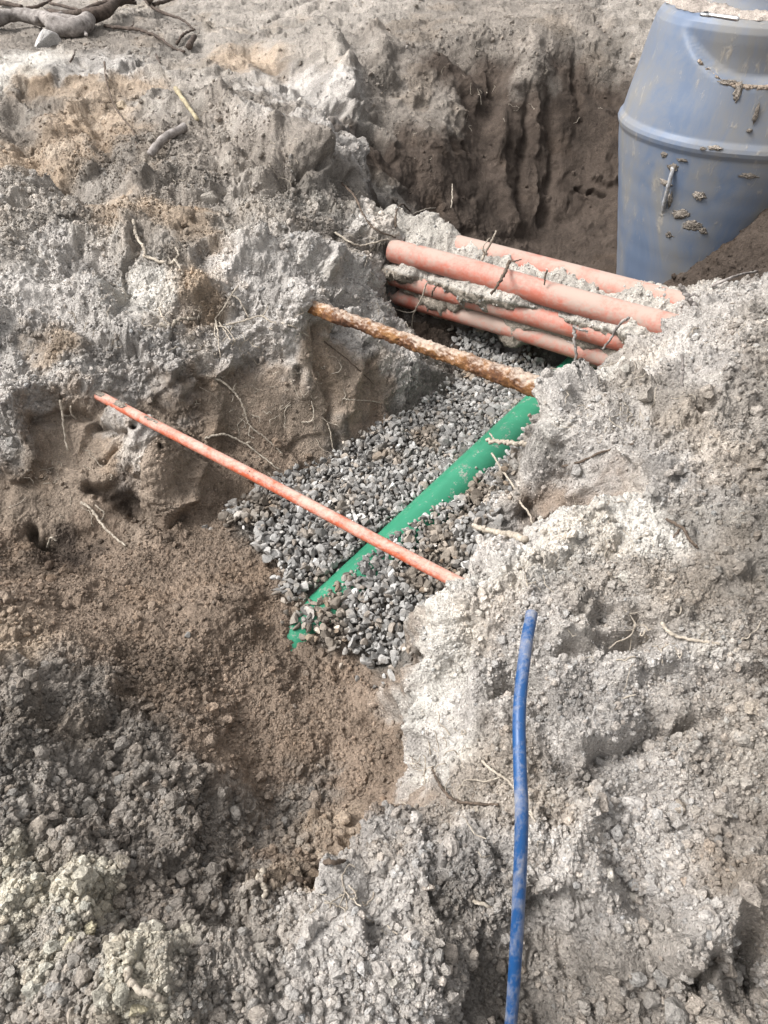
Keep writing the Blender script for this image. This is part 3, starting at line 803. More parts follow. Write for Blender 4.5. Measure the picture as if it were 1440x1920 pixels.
M_red = plastic('red_cable_duct', (.40, .125, .085), (.31, .265, .225), .52, .45, 6)
d_dir = at_z(1240, 608, .395)-at_z(742, 474, .395); d_dir[2] = 0
d_len = np.linalg.norm(d_dir); d_dir /= d_len
d_nrm = np.array([-d_dir[1], d_dir[0], 0])                 # away from the viewer
D0 = at_z(742, 474, .395)
def duct(off, z0, z1, s0, s1, R, label, seed):
    a = D0+d_dir*s0+d_nrm*off; b = D0+d_dir*s1+d_nrm*off
    a[2], b[2] = z0, z1
    pipe('cable_duct', sag(a, b, 50, .007, seed), R, R-.005, M_red, label, 'cable duct', 36)
duct(.00, .400, .395, -.02, d_len+.25, .050, 'thick salmon red duct on the near top edge of the duct bank', 1)
duct(-.012, .292, .290, -.30, d_len+.10, .045, 'salmon red duct in the middle of the stack, below the thick one', 2)
duct(-.002, .195, .196, -.26, d_len+.05, .041, 'lowest salmon red duct, hanging just above the gravel', 3)
duct(.155, .420, .413, -.10, d_len+.30, .050, 'salmon red duct at the back of the bank, half buried along the pit edge', 4)

M_green = plastic('green_sewer_pipe', (.030, .190, .108), (.30, .28, .25), -.12, .33, 16)
gdir = (GB-GA)/np.linalg.norm(GB-GA)
gpth = [GA-gdir*.25+(GB+gdir*.35-GA+gdir*.25)*t for t in np.linspace(0, 1, 40)]
pipe('sewer_pipe', gpth, .080, .075, M_green, 'fat green sewer pipe sinking into the gravel of the trench floor', 'pipe', 64)

def rust_material():
    m, nt, b = mat('rusty_iron')
    vec = coords(nt)
    n1 = noise_node(nt, vec, 14, 6, .7, .4); n2 = noise_node(nt, vec, 70, 6, .7); n3 = noise_node(nt, vec, 8, 4, .6)
    c = ramp(nt, n1, [(.28, (.030, .015, .010)), (.45, (.115, .048, .020)), (.58, (.23, .105, .034)), (.75, (.33, .19, .085))])
    g = nt.nodes.new('ShaderNodeNewGeometry'); sx = nt.nodes.new('ShaderNodeSeparateXYZ'); nt.links.new(g.outputs['Normal'], sx.inputs[0])
    s = math_n(nt, 'ADD', math_n(nt, 'ADD', math_n(nt, 'MULTIPLY', n2, .6), math_n(nt, 'MULTIPLY', n3, .5)), math_n(nt, 'MULTIPLY', sx.outputs[2], .22))
    d = ramp(nt, s, [(.62, 0.0), (.80, 1.0)])
    c = mix(nt, math_n(nt, 'MULTIPLY', d, .8), c, (.40, .33, .27))
    c = mix(nt, 1.0, c, ramp(nt, n2, [(.3, .7), (.7, 1.25)]), 'MULTIPLY')
    nt.links.new(c, b.inputs['Base Color']); b.inputs['Roughness'].default_value = .92
    p = bump(nt, b, n2, .8, .006)
    bump(nt, b, n1, .5, .01, p)
    return m
M_rust = rust_material()
ra, rb = at_z(548, 561, .512), at_z(1060, 745, .485)
rp = sag(ra, rb, 190, .003, 9)
rr = np.interp(np.arange(190), [0, 60, 120, 150, 189], [.024, .025, .026, .032, .033])
Vr, Fr = tube_geo(rp, rr, 48, False)
Vr = np.array(Vr); Cr = np.repeat(np.array(rp), 48, 0)
fh, _, _ = facets(Vr, .016, 71, .30, .35, .10); fh2, _, _ = facets(Vr, .007, 72, .35, .4, .1)
Vr = Vr+(Vr-Cr)/np.linalg.norm(Vr-Cr, axis=1, keepdims=True)*(fh*.8+fh2+.004*vnoise(Vr, .05, 73))[:, None]
tag(link_mesh('iron_pipe', Vr, Fr, M_rust), 'old iron pipe thickly crusted with orange rust, spanning the trench from wall to bank', 'pipe')

# soil packed round the ducts (undercut at the front)
def duct_soil():
    ns, na = 420, 120
    prof = [(.075, .425), (.03, .40), (-.018, .362), (-.050, .340), (-.044, .312), (-.022, .285), (-.034, .248), (-.034, .230), (-.018, .195), (.005, .155), (.06, .13), (.16, .14), (.22, .20), (.225, .33), (.215, .40), (.19, .452), (.15, .456), (.11, .445)]
    prof = [np.array([a, b, 0]) for a, b in prof]
    loop = np.array(catmull(prof+[prof[0]], 8))
    L = np.r_[0, np.cumsum(np.linalg.norm(np.diff(loop, axis=0), axis=1))]
    tt = np.linspace(0, L[-1], na, endpoint=False)
    la = np.interp(tt, L, loop[:, 0]); lz = np.interp(tt, L, loop[:, 1])
    cen = np.array([.10, .29])
    S = np.linspace(-.16, d_len+.22, ns)
    A = np.repeat(la[None], ns, 0); Z = np.repeat(lz[None], ns, 0)
    P = D0[None, None]*np.array([1, 1, 0])+S[:, None, None]*d_dir+A[..., None]*d_nrm
    P[..., 2] = Z
    n = np.stack([A-cen[0], Z-cen[1]], -1); n /= np.linalg.norm(n, axis=-1, keepdims=True)
    N3 = n[..., :1]*d_nrm+n[..., 1:]*np.array([0, 0, 1.0])
    flat = P.reshape(-1, 3)
    q = flat+np.stack([vnoise(flat, .05, 601+k) for k in range(3)], -1)*.016
    f1, _, cid = worley(q, .036, 63); ch = ((cid >> np.uint32(3)) & np.uint32(255)).astype(np.float32)/255
    g1, _, _ = worley(q, .017, 64)
    dsp = fbm(flat, .22, 61, 2)*.022+fbm(q, .09, 62, 3)*.018+facets(q, .05, 65, .3, .4, .1)[0]*.45+np.clip(1-f1*1.3, -.2, 1)*(.2+ch)*.016+np.clip(1-g1*1.3, -.2, 1)*.007
    # more soil over the left third, less in the middle
    s_ = np.repeat(S[:, None], na, 1).ravel()
    a_ = A.ravel(); z_ = Z.ravel()
    dsp += .016*sstep(.28, .02, s_)+np.where(a_ < .05, .001, -.012)
    dsp += .030*fbm(np.stack([s_, s_*0, (z_-.3)*1.5], -1), .20, 67, 2)*(a_ < .04)
    dsp += .026*sstep(.30, .05, s_)*sstep(-.03, .03, a_)*(z_ > .33)*np.clip(1+.8*fbm(q, .10, 68, 2), .2, 2)
    dsp += .012*sstep(.35, .15, s_)*sstep(.06, .12, a_)*(z_ > .38)
    dsp += .012*sstep(d_len*.85, d_len, s_)
    flat = flat+N3.reshape(-1, 3)*dsp[:, None]
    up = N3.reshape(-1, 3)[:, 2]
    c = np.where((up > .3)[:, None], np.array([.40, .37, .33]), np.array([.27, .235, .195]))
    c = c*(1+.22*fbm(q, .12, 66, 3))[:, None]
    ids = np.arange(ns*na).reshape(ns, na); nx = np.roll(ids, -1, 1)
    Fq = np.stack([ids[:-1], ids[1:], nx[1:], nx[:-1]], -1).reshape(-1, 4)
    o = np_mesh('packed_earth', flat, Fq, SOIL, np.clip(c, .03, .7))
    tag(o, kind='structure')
    pts = flat.reshape(ns, na, 3); nn = N3; cc = c.reshape(ns, na, 3)
    r = np.random.default_rng(33)
    i, j = r.integers(2, ns-2, 6000), r.integers(0, na, 6000)
    k = nn[i, j][:, 2] > -.1
    i, j = i[k][:2600], j[k][:2600]
    s = np.clip(r.lognormal(math.log(.0042), .45, len(i)), .0025, .013).astype(np.float32)
    gc = np.where(r.random((len(i), 1)) < .35, np.array([[.36, .35, .33]]), cc[i, j])*r.uniform(.8, 1.3, (len(i), 1))
    o2 = scatter_mesh('duct_grit', pts[i, j]+nn[i, j]*(s*.3)[:, None], s, r.uniform(.6, 1, (len(i), 3)), np.clip(gc, .03, .8).astype(np.float32), 1, True, SOIL, 34)
    tag(o2, 'small stones and soil grit lying between the red ducts', 'grit', kind='stuff')
duct_soil()

# ================================================================== blue-grey plastic chamber
def chamber():
    cx, cy, gz = 1.62, 3.76, -.15
    root = empty('plastic_chamber', (cx, cy, gz))
    tag(root, 'big blue grey plastic chamber with muddy ribbed shell standing in the far pit', 'chamber')
    m, nt, b = mat('blue_grey_plastic')
    vec = coords(nt)
    mp = node(nt, 'ShaderNodeMapping'); nt.links.new(vec, mp.inputs[0]); mp.inputs['Scale'].default_value = (1, 1, .45)
    n1 = noise_node(nt, mp.outputs[0], 3.2, 7, .68, .5); n2 = noise_node(nt, mp.outputs[0], 22, 6, .7, .3); n3 = noise_node(nt, vec, 90, 4, .7)
    base = mix(nt, 1.0, (.112, .145, .208), ramp(nt, n1, [(.3, .85), (.7, 1.12)]), 'MULTIPLY')
    film = ramp(nt, n1, [(.40, 0.0), (.60, 1.0)])
    c = mix(nt, math_n(nt, 'MULTIPLY', film, .9), base, (.168, .162, .152))
    sp_ = ramp(nt, math_n(nt, 'ADD', math_n(nt, 'MULTIPLY', n2, .75), math_n(nt, 'MULTIPLY', n1, .35)), [(.62, 0.0), (.72, 1.0)])
    c = mix(nt, math_n(nt, 'MULTIPLY', sp_, .7), c, (.30, .265, .22))
    nt.links.new(c, b.inputs['Base Color'])
    nt.links.new(math_n(nt, 'ADD', math_n(nt, 'MULTIPLY', film, .25), .42), b.inputs['Roughness'])
    b.inputs['Specular IOR Level'].default_value = .35
    p = bump(nt, b, n1, .25, .01); p = bump(nt, b, sp_, .35, .004, p); bump(nt, b, n3, .15, .002, p)
    # body: profile turned round the axis, dented flat on the side facing the trench near its top
    zs = [(-.20, .34), (-.04, .352), (.15, .385), (.35, .425), (.56, .465), (.70, .492), (.765, .502), (.785, .512), (.800, .516), (.815, .512), (.835, .500), (.90, .492), (1.0, .478), (1.1, .464), (1.17, .452), (1.205, .444), (1.228, .432), (1.243, .415), (1.250, .392), (1.252, .36), (1.252, .30), (1.252, .20), (1.252, .0)]
    Z = []; R = []
    for k in range(len(zs)-1):
        for t in np.linspace(0, 1, 8, endpoint=False):
            Z.append(zs[k][0]*(1-t)+zs[k+1][0]*t); R.append(zs[k][1]*(1-t)+zs[k+1][1]*t)
    Z.append(zs[-1][0]); R.append(1e-4)
    Z, R = np.array(Z), np.array(R); seg = 180
    A = np.linspace(0, 2*math.pi, seg, endpoint=False)
    AA, ZZ = np.meshgrid(A, Z); RR = np.repeat(R[:, None], seg, 1)
    front = math.atan2(-cy, -cx*.85)
    da = np.angle(np.exp(1j*(AA-front)))
    edge = 1.045+.085*(np.abs(da)/.55)**2                          # lower edge of the recess curves up at its sides
    win = sstep(edge-.012, edge+.012, ZZ)*sstep(.80, .62, np.abs(da))*sstep(1.255, 1.235, ZZ)
    depth = .058*sstep(1.27, 1.04, ZZ)
    pts0 = np.stack([np.cos(AA), np.sin(AA), ZZ*2], -1).reshape(-1, 3)
    wob = fbm(pts0, .7, 801, 2).reshape(AA.shape)*.007
    ribs = .0007*np.sin(ZZ*62)*sstep(.72, .60, ZZ)
    shoulder = sstep(.15, .4, RR)
    RR = RR+(-win*depth+wob+ribs)*shoulder
    Vb = np.stack([RR*np.cos(AA), RR*np.sin(AA), ZZ-gz], -1).reshape(-1, 3)
    ids = np.arange(len(Z)*seg).reshape(len(Z), seg); nx = np.roll(ids, -1, 1)
    Fb = np.stack([ids[:-1], nx[:-1], nx[1:], ids[1:]], -1).reshape(-1, 4)
    body = np_mesh('body', Vb, Fb, m); body.parent = root
    # neck on the shoulder
    def lathe(name, prof, ctr, mm, seg=96, parent=root):
        a = np.linspace(0, 2*math.pi, seg, endpoint=False)
        vv = np.array([[r*math.cos(w)+ctr[0], r*math.sin(w)+ctr[1], z] for r, z in prof for w in a])
        i_ = np.arange(len(prof)*seg).reshape(len(prof), seg); n_ = np.roll(i_, -1, 1)
        ff = np.stack([i_[:-1], n_[:-1], n_[1:], i_[1:]], -1).reshape(-1, 4)
        q = np_mesh(name, vv, ff, mm); q.parent = parent; return q
    lathe('neck', [(.315, 1.255-gz), (.305, 1.275-gz), (.297, 1.30-gz), (.295, 1.45-gz), (.305, 1.46-gz), (.305, 1.50-gz), (.285, 1.50-gz), (.28, 1.30-gz)], (0, .09), m)
    # lifting loop moulded into the wall
    def surf(px, py, out=.0):
        r_ = ray(px, py); o_ = np.array([0, 0, CAMZ])
        best = None
        for t in np.arange(2.5, 4.6, .004):
            p_ = o_+r_*t
            rr_ = np.interp(p_[2], Z[:120], R[:120])
            if math.hypot(p_[0]-cx, p_[1]-cy) < rr_+out: best = p_; break
        return best if best is not None else o_+r_*3.2
    base0 = np.array([cx, cy, gz])
    lp = catmull([surf(1262, 312, -.01)-base0, surf(1260, 322, .012)-base0, surf(1254, 345, .022)-base0, surf(1247, 375, .018)-base0, surf(1243, 400, -.01)-base0], 8)
    m2, nt2, b2 = mat('muddy_grey_rope'); nn_ = noise_node(nt2, coords(nt2), 60, 4, .7)
    nt2.links.new(ramp(nt2, nn_, [(.35, (.16, .14, .12)), (.65, (.34, .35, .37))]), b2.inputs['Base Color']); b2.inputs['Roughness'].default_value = .8
    vv, ff = tube_geo(lp, .009, 10, True, .25, 3, .02)
    link_mesh('lifting_loop', vv, ff, m2, root)
    for px, py, rad in ((1263, 312, .022), (1242, 396, .024)):
        c_ = surf(px, py)-base0
        v_, f_ = ico(4); o_n = np.array([c_[0], c_[1], 0]); o_n /= np.linalg.norm(o_n)
        w_ = v_*rad; w_ = w_-np.outer(w_@o_n, o_n)*.84
        np_mesh('boss', w_+c_-o_n*.004, f_, m).parent = root
    # dried mud: on the shoulder, on the ledge of the recess, smears on the wall
    r = np.random.default_rng(77)
    # crust on the shoulder: one lumpy ring
    na_, nr_ = 420, 26
    aa, tt = np.meshgrid(np.linspace(0, 2*math.pi, na_, endpoint=False), np.linspace(0, 1, nr_))
    ring = np.stack([np.cos(aa), np.sin(aa), aa*0], -1)
    edge_ = .398+.016*fbm(ring.reshape(-1, 3), .25, 851, 3).reshape(aa.shape)+.008*vnoise(ring.reshape(-1, 3), .06, 852).reshape(aa.shape)
    rad = .27+(edge_-.27)*tt
    PR = np.stack([rad*np.cos(aa), rad*np.sin(aa), 0*aa], -1)
    fl = PR.reshape(-1, 3)
    hh = .016+.014*fbm(fl, .09, 853, 3)+.45*facets(fl, .03, 854, .3, .4, .15)[0]+.5*facets(fl, .012, 855, .3, .4, .2)[0]
    hh = np.clip(hh, .002, .05).reshape(aa.shape)*np.sqrt(np.clip((1-tt)*4, 0, 1))-.004*(tt > .97)
    PR[..., 2] = 1.2535-gz+hh
    ids = np.arange(na_*nr_).reshape(nr_, na_); nx = np.roll(ids, -1, 1)
    q = np_mesh('mud_crust', PR.reshape(-1, 3), np.stack([ids[:-1], nx[:-1], nx[1:], ids[1:]], -1).reshape(-1, 4), SOIL, np.clip(np.array([.34, .295, .26])*(1+.35*fbm(fl, .08, 856, 3))[:, None], .05, .7))
    q.parent = root
    # crust caught on the ledge of the recess: one lumpy strip
    dd = np.linspace(-.50, .46, 260)
    zc = 1.040+.085*(np.abs(dd)/.55)**2
    path = []
    for k, d_ in enumerate(dd):
        a_ = front+d_; rad = np.interp(zc[k]-.01, Z[:150], R[:150])-.010
        path.append(np.array([rad*math.cos(a_), rad*math.sin(a_), zc[k]-gz-.006]))
    pp = np.array(path)
    thick = np.clip(.012+.014*fbm(pp, .12, 861, 3)-.010*(np.abs(dd) > .40), .0015, .03)
    vv, ff = tube_geo(path, list(thick), 22, True)
    vv = np.array(vv); fh = facets(vv, .018, 862, .35, .4, .2)[0]+.010*fbm(vv, .05, 863, 2)
    vv = vv+np.random.default_rng(4).normal(0, .0006, vv.shape)+fh[:, None]*np.array([math.cos(front), math.sin(front), .3])
    q = link_mesh('mud_ledge', vv, ff, SOIL, root)
    at_ = q.data.attributes.new('Col', 'FLOAT_COLOR', 'POINT'); at_.data.foreach_set('color', np.tile(np.array([.36, .29, .23, 1], np.float32), len(vv)))
    # mud smears thrown on the wall, each a thin scab
    for k_, (px, py, wpx, hpx) in enumerate([(1262,314,30,16),(1250,343,34,14),(1256,376,14,34),(1278,402,40,22),(1296,422,44,24),(1312,366,30,20),(1318,434,18,14),(1255,440,26,14),(1383,172,16,34),(1418,212,10,40),(1342,277,34,8),(1318,278,16,6),(1405,245,14,8),(1405,330,50,10),(1280,300,30,8),(1245,290,18,10),(1366,155,40,10)]):
        rr_ = np.random.default_rng(900+k_)
        c_ = surf(px, py); o_n = np.array([c_[0]-cx, c_[1]-cy, 0]); o_n /= np.linalg.norm(o_n)
        d_ = np.linalg.norm(c_-np.array([0, 0, CAMZ])); sx = wpx*.5*d_/1386*.52; sz = hpx*.5*d_/1386*.6
        tv = np.cross(np.array([0, 0, 1.0]), o_n)
        v_, f_ = ico(4)
        w_ = v_*(1+.75*fbm(v_+k_*3.7, .7, 870, 4, .7)[:, None]+.35*vnoise(v_+k_, .2, 871)[:, None])
        th = .003+.003*rr_.random()
        w_ = np.outer(w_[:, 0]*sx, tv)+np.outer(w_[:, 1]*sz, np.array([0, 0, 1.0]))+np.outer(w_[:, 2]*th*(1+.5*vnoise(v_+k_, .25, 872)), o_n)
        w_ = w_+(c_-base0)
        # wrap onto the round wall
        off = (w_-(c_-base0))@o_n
        wz = w_[:, 2]+gz; rw = np.interp(wz, Z[:150], R[:150])+off-.001
        ang = np.arctan2(w_[:, 1], w_[:, 0]); w_[:, 0] = rw*np.cos(ang); w_[:, 1] = rw*np.sin(ang)
        col_ = np.array([.235, .205, .175])*rr_.uniform(.75, 1.25)
        np_mesh('mud_splash', w_, f_, SOIL, np.repeat(col_[None], len(w_), 0)).parent = root
    # ratchet spanner lying on the shoulder
    m3, nt3, b3 = mat('chrome_steel'); b3.inputs['Metallic'].default_value = 1; b3.inputs['Base Color'].default_value = (.72, .72, .72, 1); b3.inputs['Roughness'].default_value = .28
    m4, nt4, b4 = mat('black_steel'); b4.inputs['Base Color'].default_value = (.02, .02, .02, 1); b4.inputs['Roughness'].default_value = .5
    a_ = at_z(1323, 27, 1.278); e_ = at_z(1385, 36, 1.278)
    sroot = empty('ratchet_spanner', tuple(a_)); tag(sroot, 'small chrome ratchet spanner lying on the muddy shoulder of the blue chamber', 'spanner')
    dv = e_-a_; L_ = np.linalg.norm(dv); dv /= L_
    vv, ff = tube_geo([dv*.012, dv*.03, dv*.05, dv*(L_-.03), dv*(L_-.006), dv*L_], [.009, .0065, .007, .0085, .0085, .006], 14, True)
    link_mesh('handle', vv, ff, m3, sroot)
    q = [np.array([math.cos(t)*.015, math.sin(t)*.015, 0]) for t in np.linspace(0, 2*math.pi, 25)]
    vv, ff = tube_geo(q, .0065, 8, False); link_mesh('ring_head', vv, ff, m3, sroot)
    q = [np.array([0, 0, -.006]), np.array([0, 0, .009])]
    vv, ff = tube_geo(q, .009, 16, True); link_mesh('socket', vv, ff, m4, sroot, False)
chamber()

# ================================================================== branches, roots, stones, clods
def wood(name, c0, c1, scale=40):
    m, nt, b = mat(name)
    n1 = noise_node(nt, coords(nt), scale, 6, .72, .3); n2 = noise_node(nt, coords(nt), scale*.25, 4, .6)
    c = ramp(nt, n1, [(.32, c0), (.68, c1)])
    c = mix(nt, 1.0, c, ramp(nt, n2, [(.3, .75), (.7, 1.2)]), 'MULTIPLY')
    nt.links.new(c, b.inputs['Base Color']); b.inputs['Roughness'].default_value = .9
    b.inputs['Specular IOR Level'].default_value = .2
    bump(nt, b, n1, .7, .006)
    return m
W_grey = wood('grey_bark', (.10, .085, .075), (.34, .31, .29), 26)
W_dark = wood('dark_bark', (.030, .022, .018), (.11, .085, .07), 40)
W_root = wood('pale_root', (.20, .165, .13), (.46, .41, .34), 90)
W_rootd = wood('dark_root', (.045, .034, .026), (.14, .105, .08), 90)
W_split = wood('split_wood', (.20, .165, .105), (.36, .31, .21), 60)
SEED = [100]
def on_ground(poly, lift, r):
    """follow the ground under a drawn line; lift = height over it (number or list)"""
    out = []
    ls = [lift]*len(poly) if isinstance(lift, (int, float)) else lift
    for (px, py), l in zip(poly, ls):
        p, n = hit(px, py)
        n = n*.6+np.array([0, -.25, .35]); n /= np.linalg.norm(n)
        out.append(p+n*(r*.6+l))
    return out
def smooth_depth(P):
    """remove jumps in distance along a line so that it stays one bent stick"""
    P = [p.copy() for p in P]; C = np.array([0, 0, CAMZ])
    d = [np.linalg.norm(p-C) for p in P]
    for _ in range(3):
        d = [d[0]]+[min(d[k], .25*d[k-1]+.5*d[k]+.25*d[k+1]) if 0 < k < len(d)-1 else d[k] for k in range(1, len(d)-1)]+[d[-1]]
    return [C+(p-C)/np.linalg.norm(p-C)*q for p, q in zip(P, d)]
def stick(name, poly, r0, r1, m, label, cat, lift=0.0, forks=(), kink=.3, parent=None):
    """one branch or root; forks = list of (polyline, r0, r1, lift) become child pieces"""
    SEED[0] += 1; rr = np.random.default_rng(SEED[0])
    P = smooth_depth(on_ground(poly, lift, r0)) if len(poly) > 2 else on_ground(poly, lift, r0)
    path = catmull(P, 9); n = len(path)
    for k in range(1, n-1): path[k] = path[k]+rr.normal(0, 1, 3)*r0*kink*(.12 if r0 > .015 else 1)
    thick = r0 > .015
    rads = [(r0+(r1-r0)*k/(n-1))*rr.uniform(.97 if thick else .88, 1.03 if thick else 1.12) for k in range(n)]
    v, f = tube_geo(path, rads, 18 if thick else 10, True, .20, SEED[0], max(.012, r0*(3.0 if thick else 2)))
    o = link_mesh(name, v, f, m, parent)
    if label: tag(o, label, cat)
    for fp, a, b_, l in forks:
        stick('side_root' if 'root' in name else 'side_twig', fp, a, b_, m, None, None, l, (), kink, o)
    return o
# the brush pile at the back left
stick('branch', [(-60,62),(0,52),(40,45),(85,52),(118,58),(165,60)], .055, .040, W_grey, 'thickest grey barked log at the left end of the brush pile', 'branch', .03, [([(70,55),(100,45),(118,40)], .022, .012, .05)], .1)
stick('branch', [(165,50),(205,42),(235,27),(268,18),(300,24)], .050, .020, W_dark, 'dark crooked branch at the right end of the brush pile, forking into thin twigs', 'branch', [.03, .05, .07, .09, .06],
      [([(268,18),(300,28),(340,46),(362,60)], .014, .006, [.09, .05, .03, .01]), ([(300,24),(330,16),(352,8)], .014, .008, [.06, .07, .08])], .12)
stick('branch', [(90,36),(140,44),(185,30),(225,22),(262,20)], .024, .012, W_dark, 'slim dark branch lying across the back of the brush pile', 'branch', [.04, .06, .07, .06, .04], (), .15)
stick('branch', [(105,62),(135,70),(165,62),(172,52)], .055, .050, W_grey, 'short stubby grey stump lying between the two big branches', 'branch', .03, [([(160,62),(165,74)], .012, .008, .02)], .15)
stick('twig', [(198,54),(230,57),(265,62),(295,74),(325,95),(345,101)], .012, .007, W_dark, 'long dark twig arching down from the brush pile over pale soil', 'twig', .012, [([(230,57),(246,55),(252,47)], .005, .003, .02)], .2)
stick('twig', [(334,88),(342,74),(352,68),(364,62)], .010, .006, W_dark, 'short bent dark twig right of the brush pile', 'twig', .02, (), .2)
stick('twig', [(354,96),(362,84),(368,78)], .020, .014, W_dark, 'stubby dark piece of bark right of the brush pile', 'twig', .02, (), .2)
stick('twig', [(0,12),(20,16),(45,20)], .020, .012, W_dark, 'dark twig at the very top left corner', 'twig', .02, (), .2)
stick('twig', [(100,18),(150,34),(190,50)], .012, .007, W_dark, 'thin dark twig crossing over the log in the brush pile', 'twig', .06, (), .2)
stick('twig', [(55,24),(80,16),(112,2)], .014, .008, W_dark, 'dark twig slanting up behind the thickest log', 'twig', .03, (), .2)
stick('twig', [(196,6),(208,18),(222,20)], .016, .012, W_dark, 'hooked dark twig standing behind the crooked branch', 'twig', .04, (), .2)
stick('twig', [(133,119),(138,110),(142,101)], .006, .004, W_dark, 'tiny dark twig on the pale ledge left of the long hanging root', 'twig', .01, (), .2)
stick('twig', [(293,105),(297,114),(301,121)], .006, .004, W_dark, 'tiny dark twig on the pale ledge below the arching twig', 'twig', .01, (), .2)
stick('root', [(199,128),(200,160),(206,184),(220,210),(238,232),(252,250),(257,280)], .006, .003, W_rootd, 'long thin dark root hanging down the buff slope below the ledge', 'root', [.03, .03, .02, .02, .015, .01, .005], [([(212,197),(198,196),(188,194)], .003, .002, .02)], .25)
stick('wood_stake', [(330,173),(350,200),(372,229)], .013, .010, W_split, 'splintered yellowish piece of wood leaning on the dark ridge', 'wood', .015, (), .08)
stick('root', [(284,296),(300,280),(322,262),(345,248)], .018, .022, W_grey, 'thick broken grey root end poking out of the dark ridge', 'root', .02, (), .15)
# roots on the left slope and cut wall
stick('root', [(248,418),(252,438),(262,452),(270,466),(275,478)], .007, .004, W_root, 'kinked white root low on the left slope under the buff crumbs', 'root', .008, (), .3)
stick('root', [(272,480),(296,490),(318,497),(330,490),(334,500),(344,520)], .006, .004, W_root, 'pale wriggling root across the left slope', 'root', .008, [([(330,490),(334,478),(331,466)], .004, .003, .008)], .3)
stick('root', [(300,612),(318,610),(335,600),(352,599),(370,594)], .007, .005, W_root, 'short knotty pale root lying level above the cut wall', 'root', .01, [([(318,610),(308,596),(298,582)], .004, .003, .01)], .3)
stick('root', [(448,540),(430,554),(418,578),(405,600)], .0035, .002, W_root, 'thin white forked root hanging above the cut wall', 'root', .015, [([(430,554),(448,570),(470,596)], .003, .002, .015)], .25)
stick('root', [(425,616),(455,605),(485,598),(510,604),(545,616),(578,630)], .0038, .0022, W_root, 'long white root running right towards the rusty pipe', 'root', [.015, .02, .02, .015, .012, .01], [([(485,598),(500,590),(503,574)], .003, .002, .015)], .25)
stick('root', [(404,600),(410,625),(414,650),(418,675)], .0035, .0018, W_root, 'bunch of thin white roots fraying down the cut wall', 'root', .012, [([(408,608),(422,625),(432,640)], .003, .0018, .012), ([(410,615),(425,618),(440,640)], .0028, .0018, .012), ([(405,605),(403,630),(408,640)], .0028, .0018, .012), ([(440,612),(430,634),(420,645)], .0025, .0015, .012)], .3)
stick('root', [(388,706),(415,718),(440,738),(452,756),(460,778),(472,800),(500,825),(530,852)], .0042, .0022, W_root, 'long pale root trailing diagonally down the brown cut wall', 'root', .006, [([(472,800),(466,816),(476,824)], .003, .002, .008)], .3)
stick('root', [(385,825),(405,814),(425,815),(450,828),(470,840),(492,858),(524,884)], .0045, .0025, W_root, 'pale root bowing over the foot of the cut wall near the conduit', 'root', .008, [([(462,834),(470,828)], .004, .003, .006)], .3)
stick('root', [(118,752),(121,780),(124,808),(130,848)], .0045, .0025, W_root, 'white root dangling left of where the conduit enters the wall', 'root', .012, [([(133,758),(136,775),(144,790)], .0035, .002, .01), ([(122,776),(134,778)], .003, .002, .01)], .25)
stick('root', [(155,945),(175,958),(190,978),(205,1000),(238,1026)], .005, .003, W_root, 'pale root creeping down into the corner of the brown slope', 'root', .008, [([(190,978),(196,964),(180,948)], .003, .002, .008)], .3)
stick('root', [(92,1024),(100,1008),(108,1012)], .004, .003, W_root, 'tiny white root in the dark crack at left edge of the brown slope', 'root', .01, (), .25)
stick('root', [(566,792),(584,790),(588,774),(583,752)], .003, .002, W_root, 'short white hooked root on the brown wall below the rusty pipe', 'root', .006, (), .3)
stick('root', [(644,748),(662,752),(690,752),(730,760)], .003, .0018, W_root, 'faint white root crossing the wall just left of the gravel', 'root', .006, (), .3)
stick('root', [(612,795),(618,812),(622,835),(628,850)], .0032, .0018, W_root, 'thin root hanging down the brown wall above the gravel edge', 'root', .006, (), .3)
stick('root', [(606,640),(640,668),(672,694),(700,722)], .003, .0018, W_rootd, 'thin dark root slanting below the left end of the rusty pipe', 'root', .008, (), .25)
# roots near the ducts
stick('root', [(640,345),(668,375),(680,405),(705,432),(742,448)], .005, .003, W_rootd, 'brown root draped along the crest towards the duct bank', 'root', .01, (), .25)
stick('root', [(630,440),(655,458),(680,464),(720,452),(760,448)], .005, .003, W_root, 'pale root lying level at the left end of the duct bank', 'root', .012, (), .25)
stick('root', [(741,428),(739,410),(746,396),(760,393),(770,400)], .005, .003, W_rootd, 'small looped root standing on the crest beside the pit', 'root', [.0, .03, .05, .05, .03], (), .2)
stick('root', [(748,420),(775,408),(800,398),(820,396)], .004, .002, W_root, 'thin pale root leaning from the crest over the dark pit', 'root', .03, (), .25)
def free_stick(name, pts, r0, r1, m, label, cat, forks=(), parent=None, kink=.25):
    SEED[0] += 1; rr = np.random.default_rng(SEED[0])
    path = catmull(pts, 9); n = len(path)
    for k in range(1, n-1): path[k] = path[k]+rr.normal(0, 1, 3)*r0*kink
    v, f = tube_geo(path, [(r0+(r1-r0)*k/(n-1))*rr.uniform(.88, 1.12) for k in range(n)], 9, True, .15, SEED[0], .012)
    o = link_mesh(name, v, f, m, parent)
    if label: tag(o, label, cat)
    for fp, a, b_ in forks: free_stick('side_root', fp, a, b_, m, None, None, (), o, kink)
    return o
def duct_pt(px, py, out=0.0):
    """on the front plane of the duct stack"""
    n = -d_nrm; q = D0+n*(.058+out)
    r = ray(px, py); o_ = np.array([0, 0, CAMZ])
    return o_+r*(np.dot(q-o_, n)/np.dot(r, n))
T = lambda L, z: [at_z(px, py, z) for px, py in L]
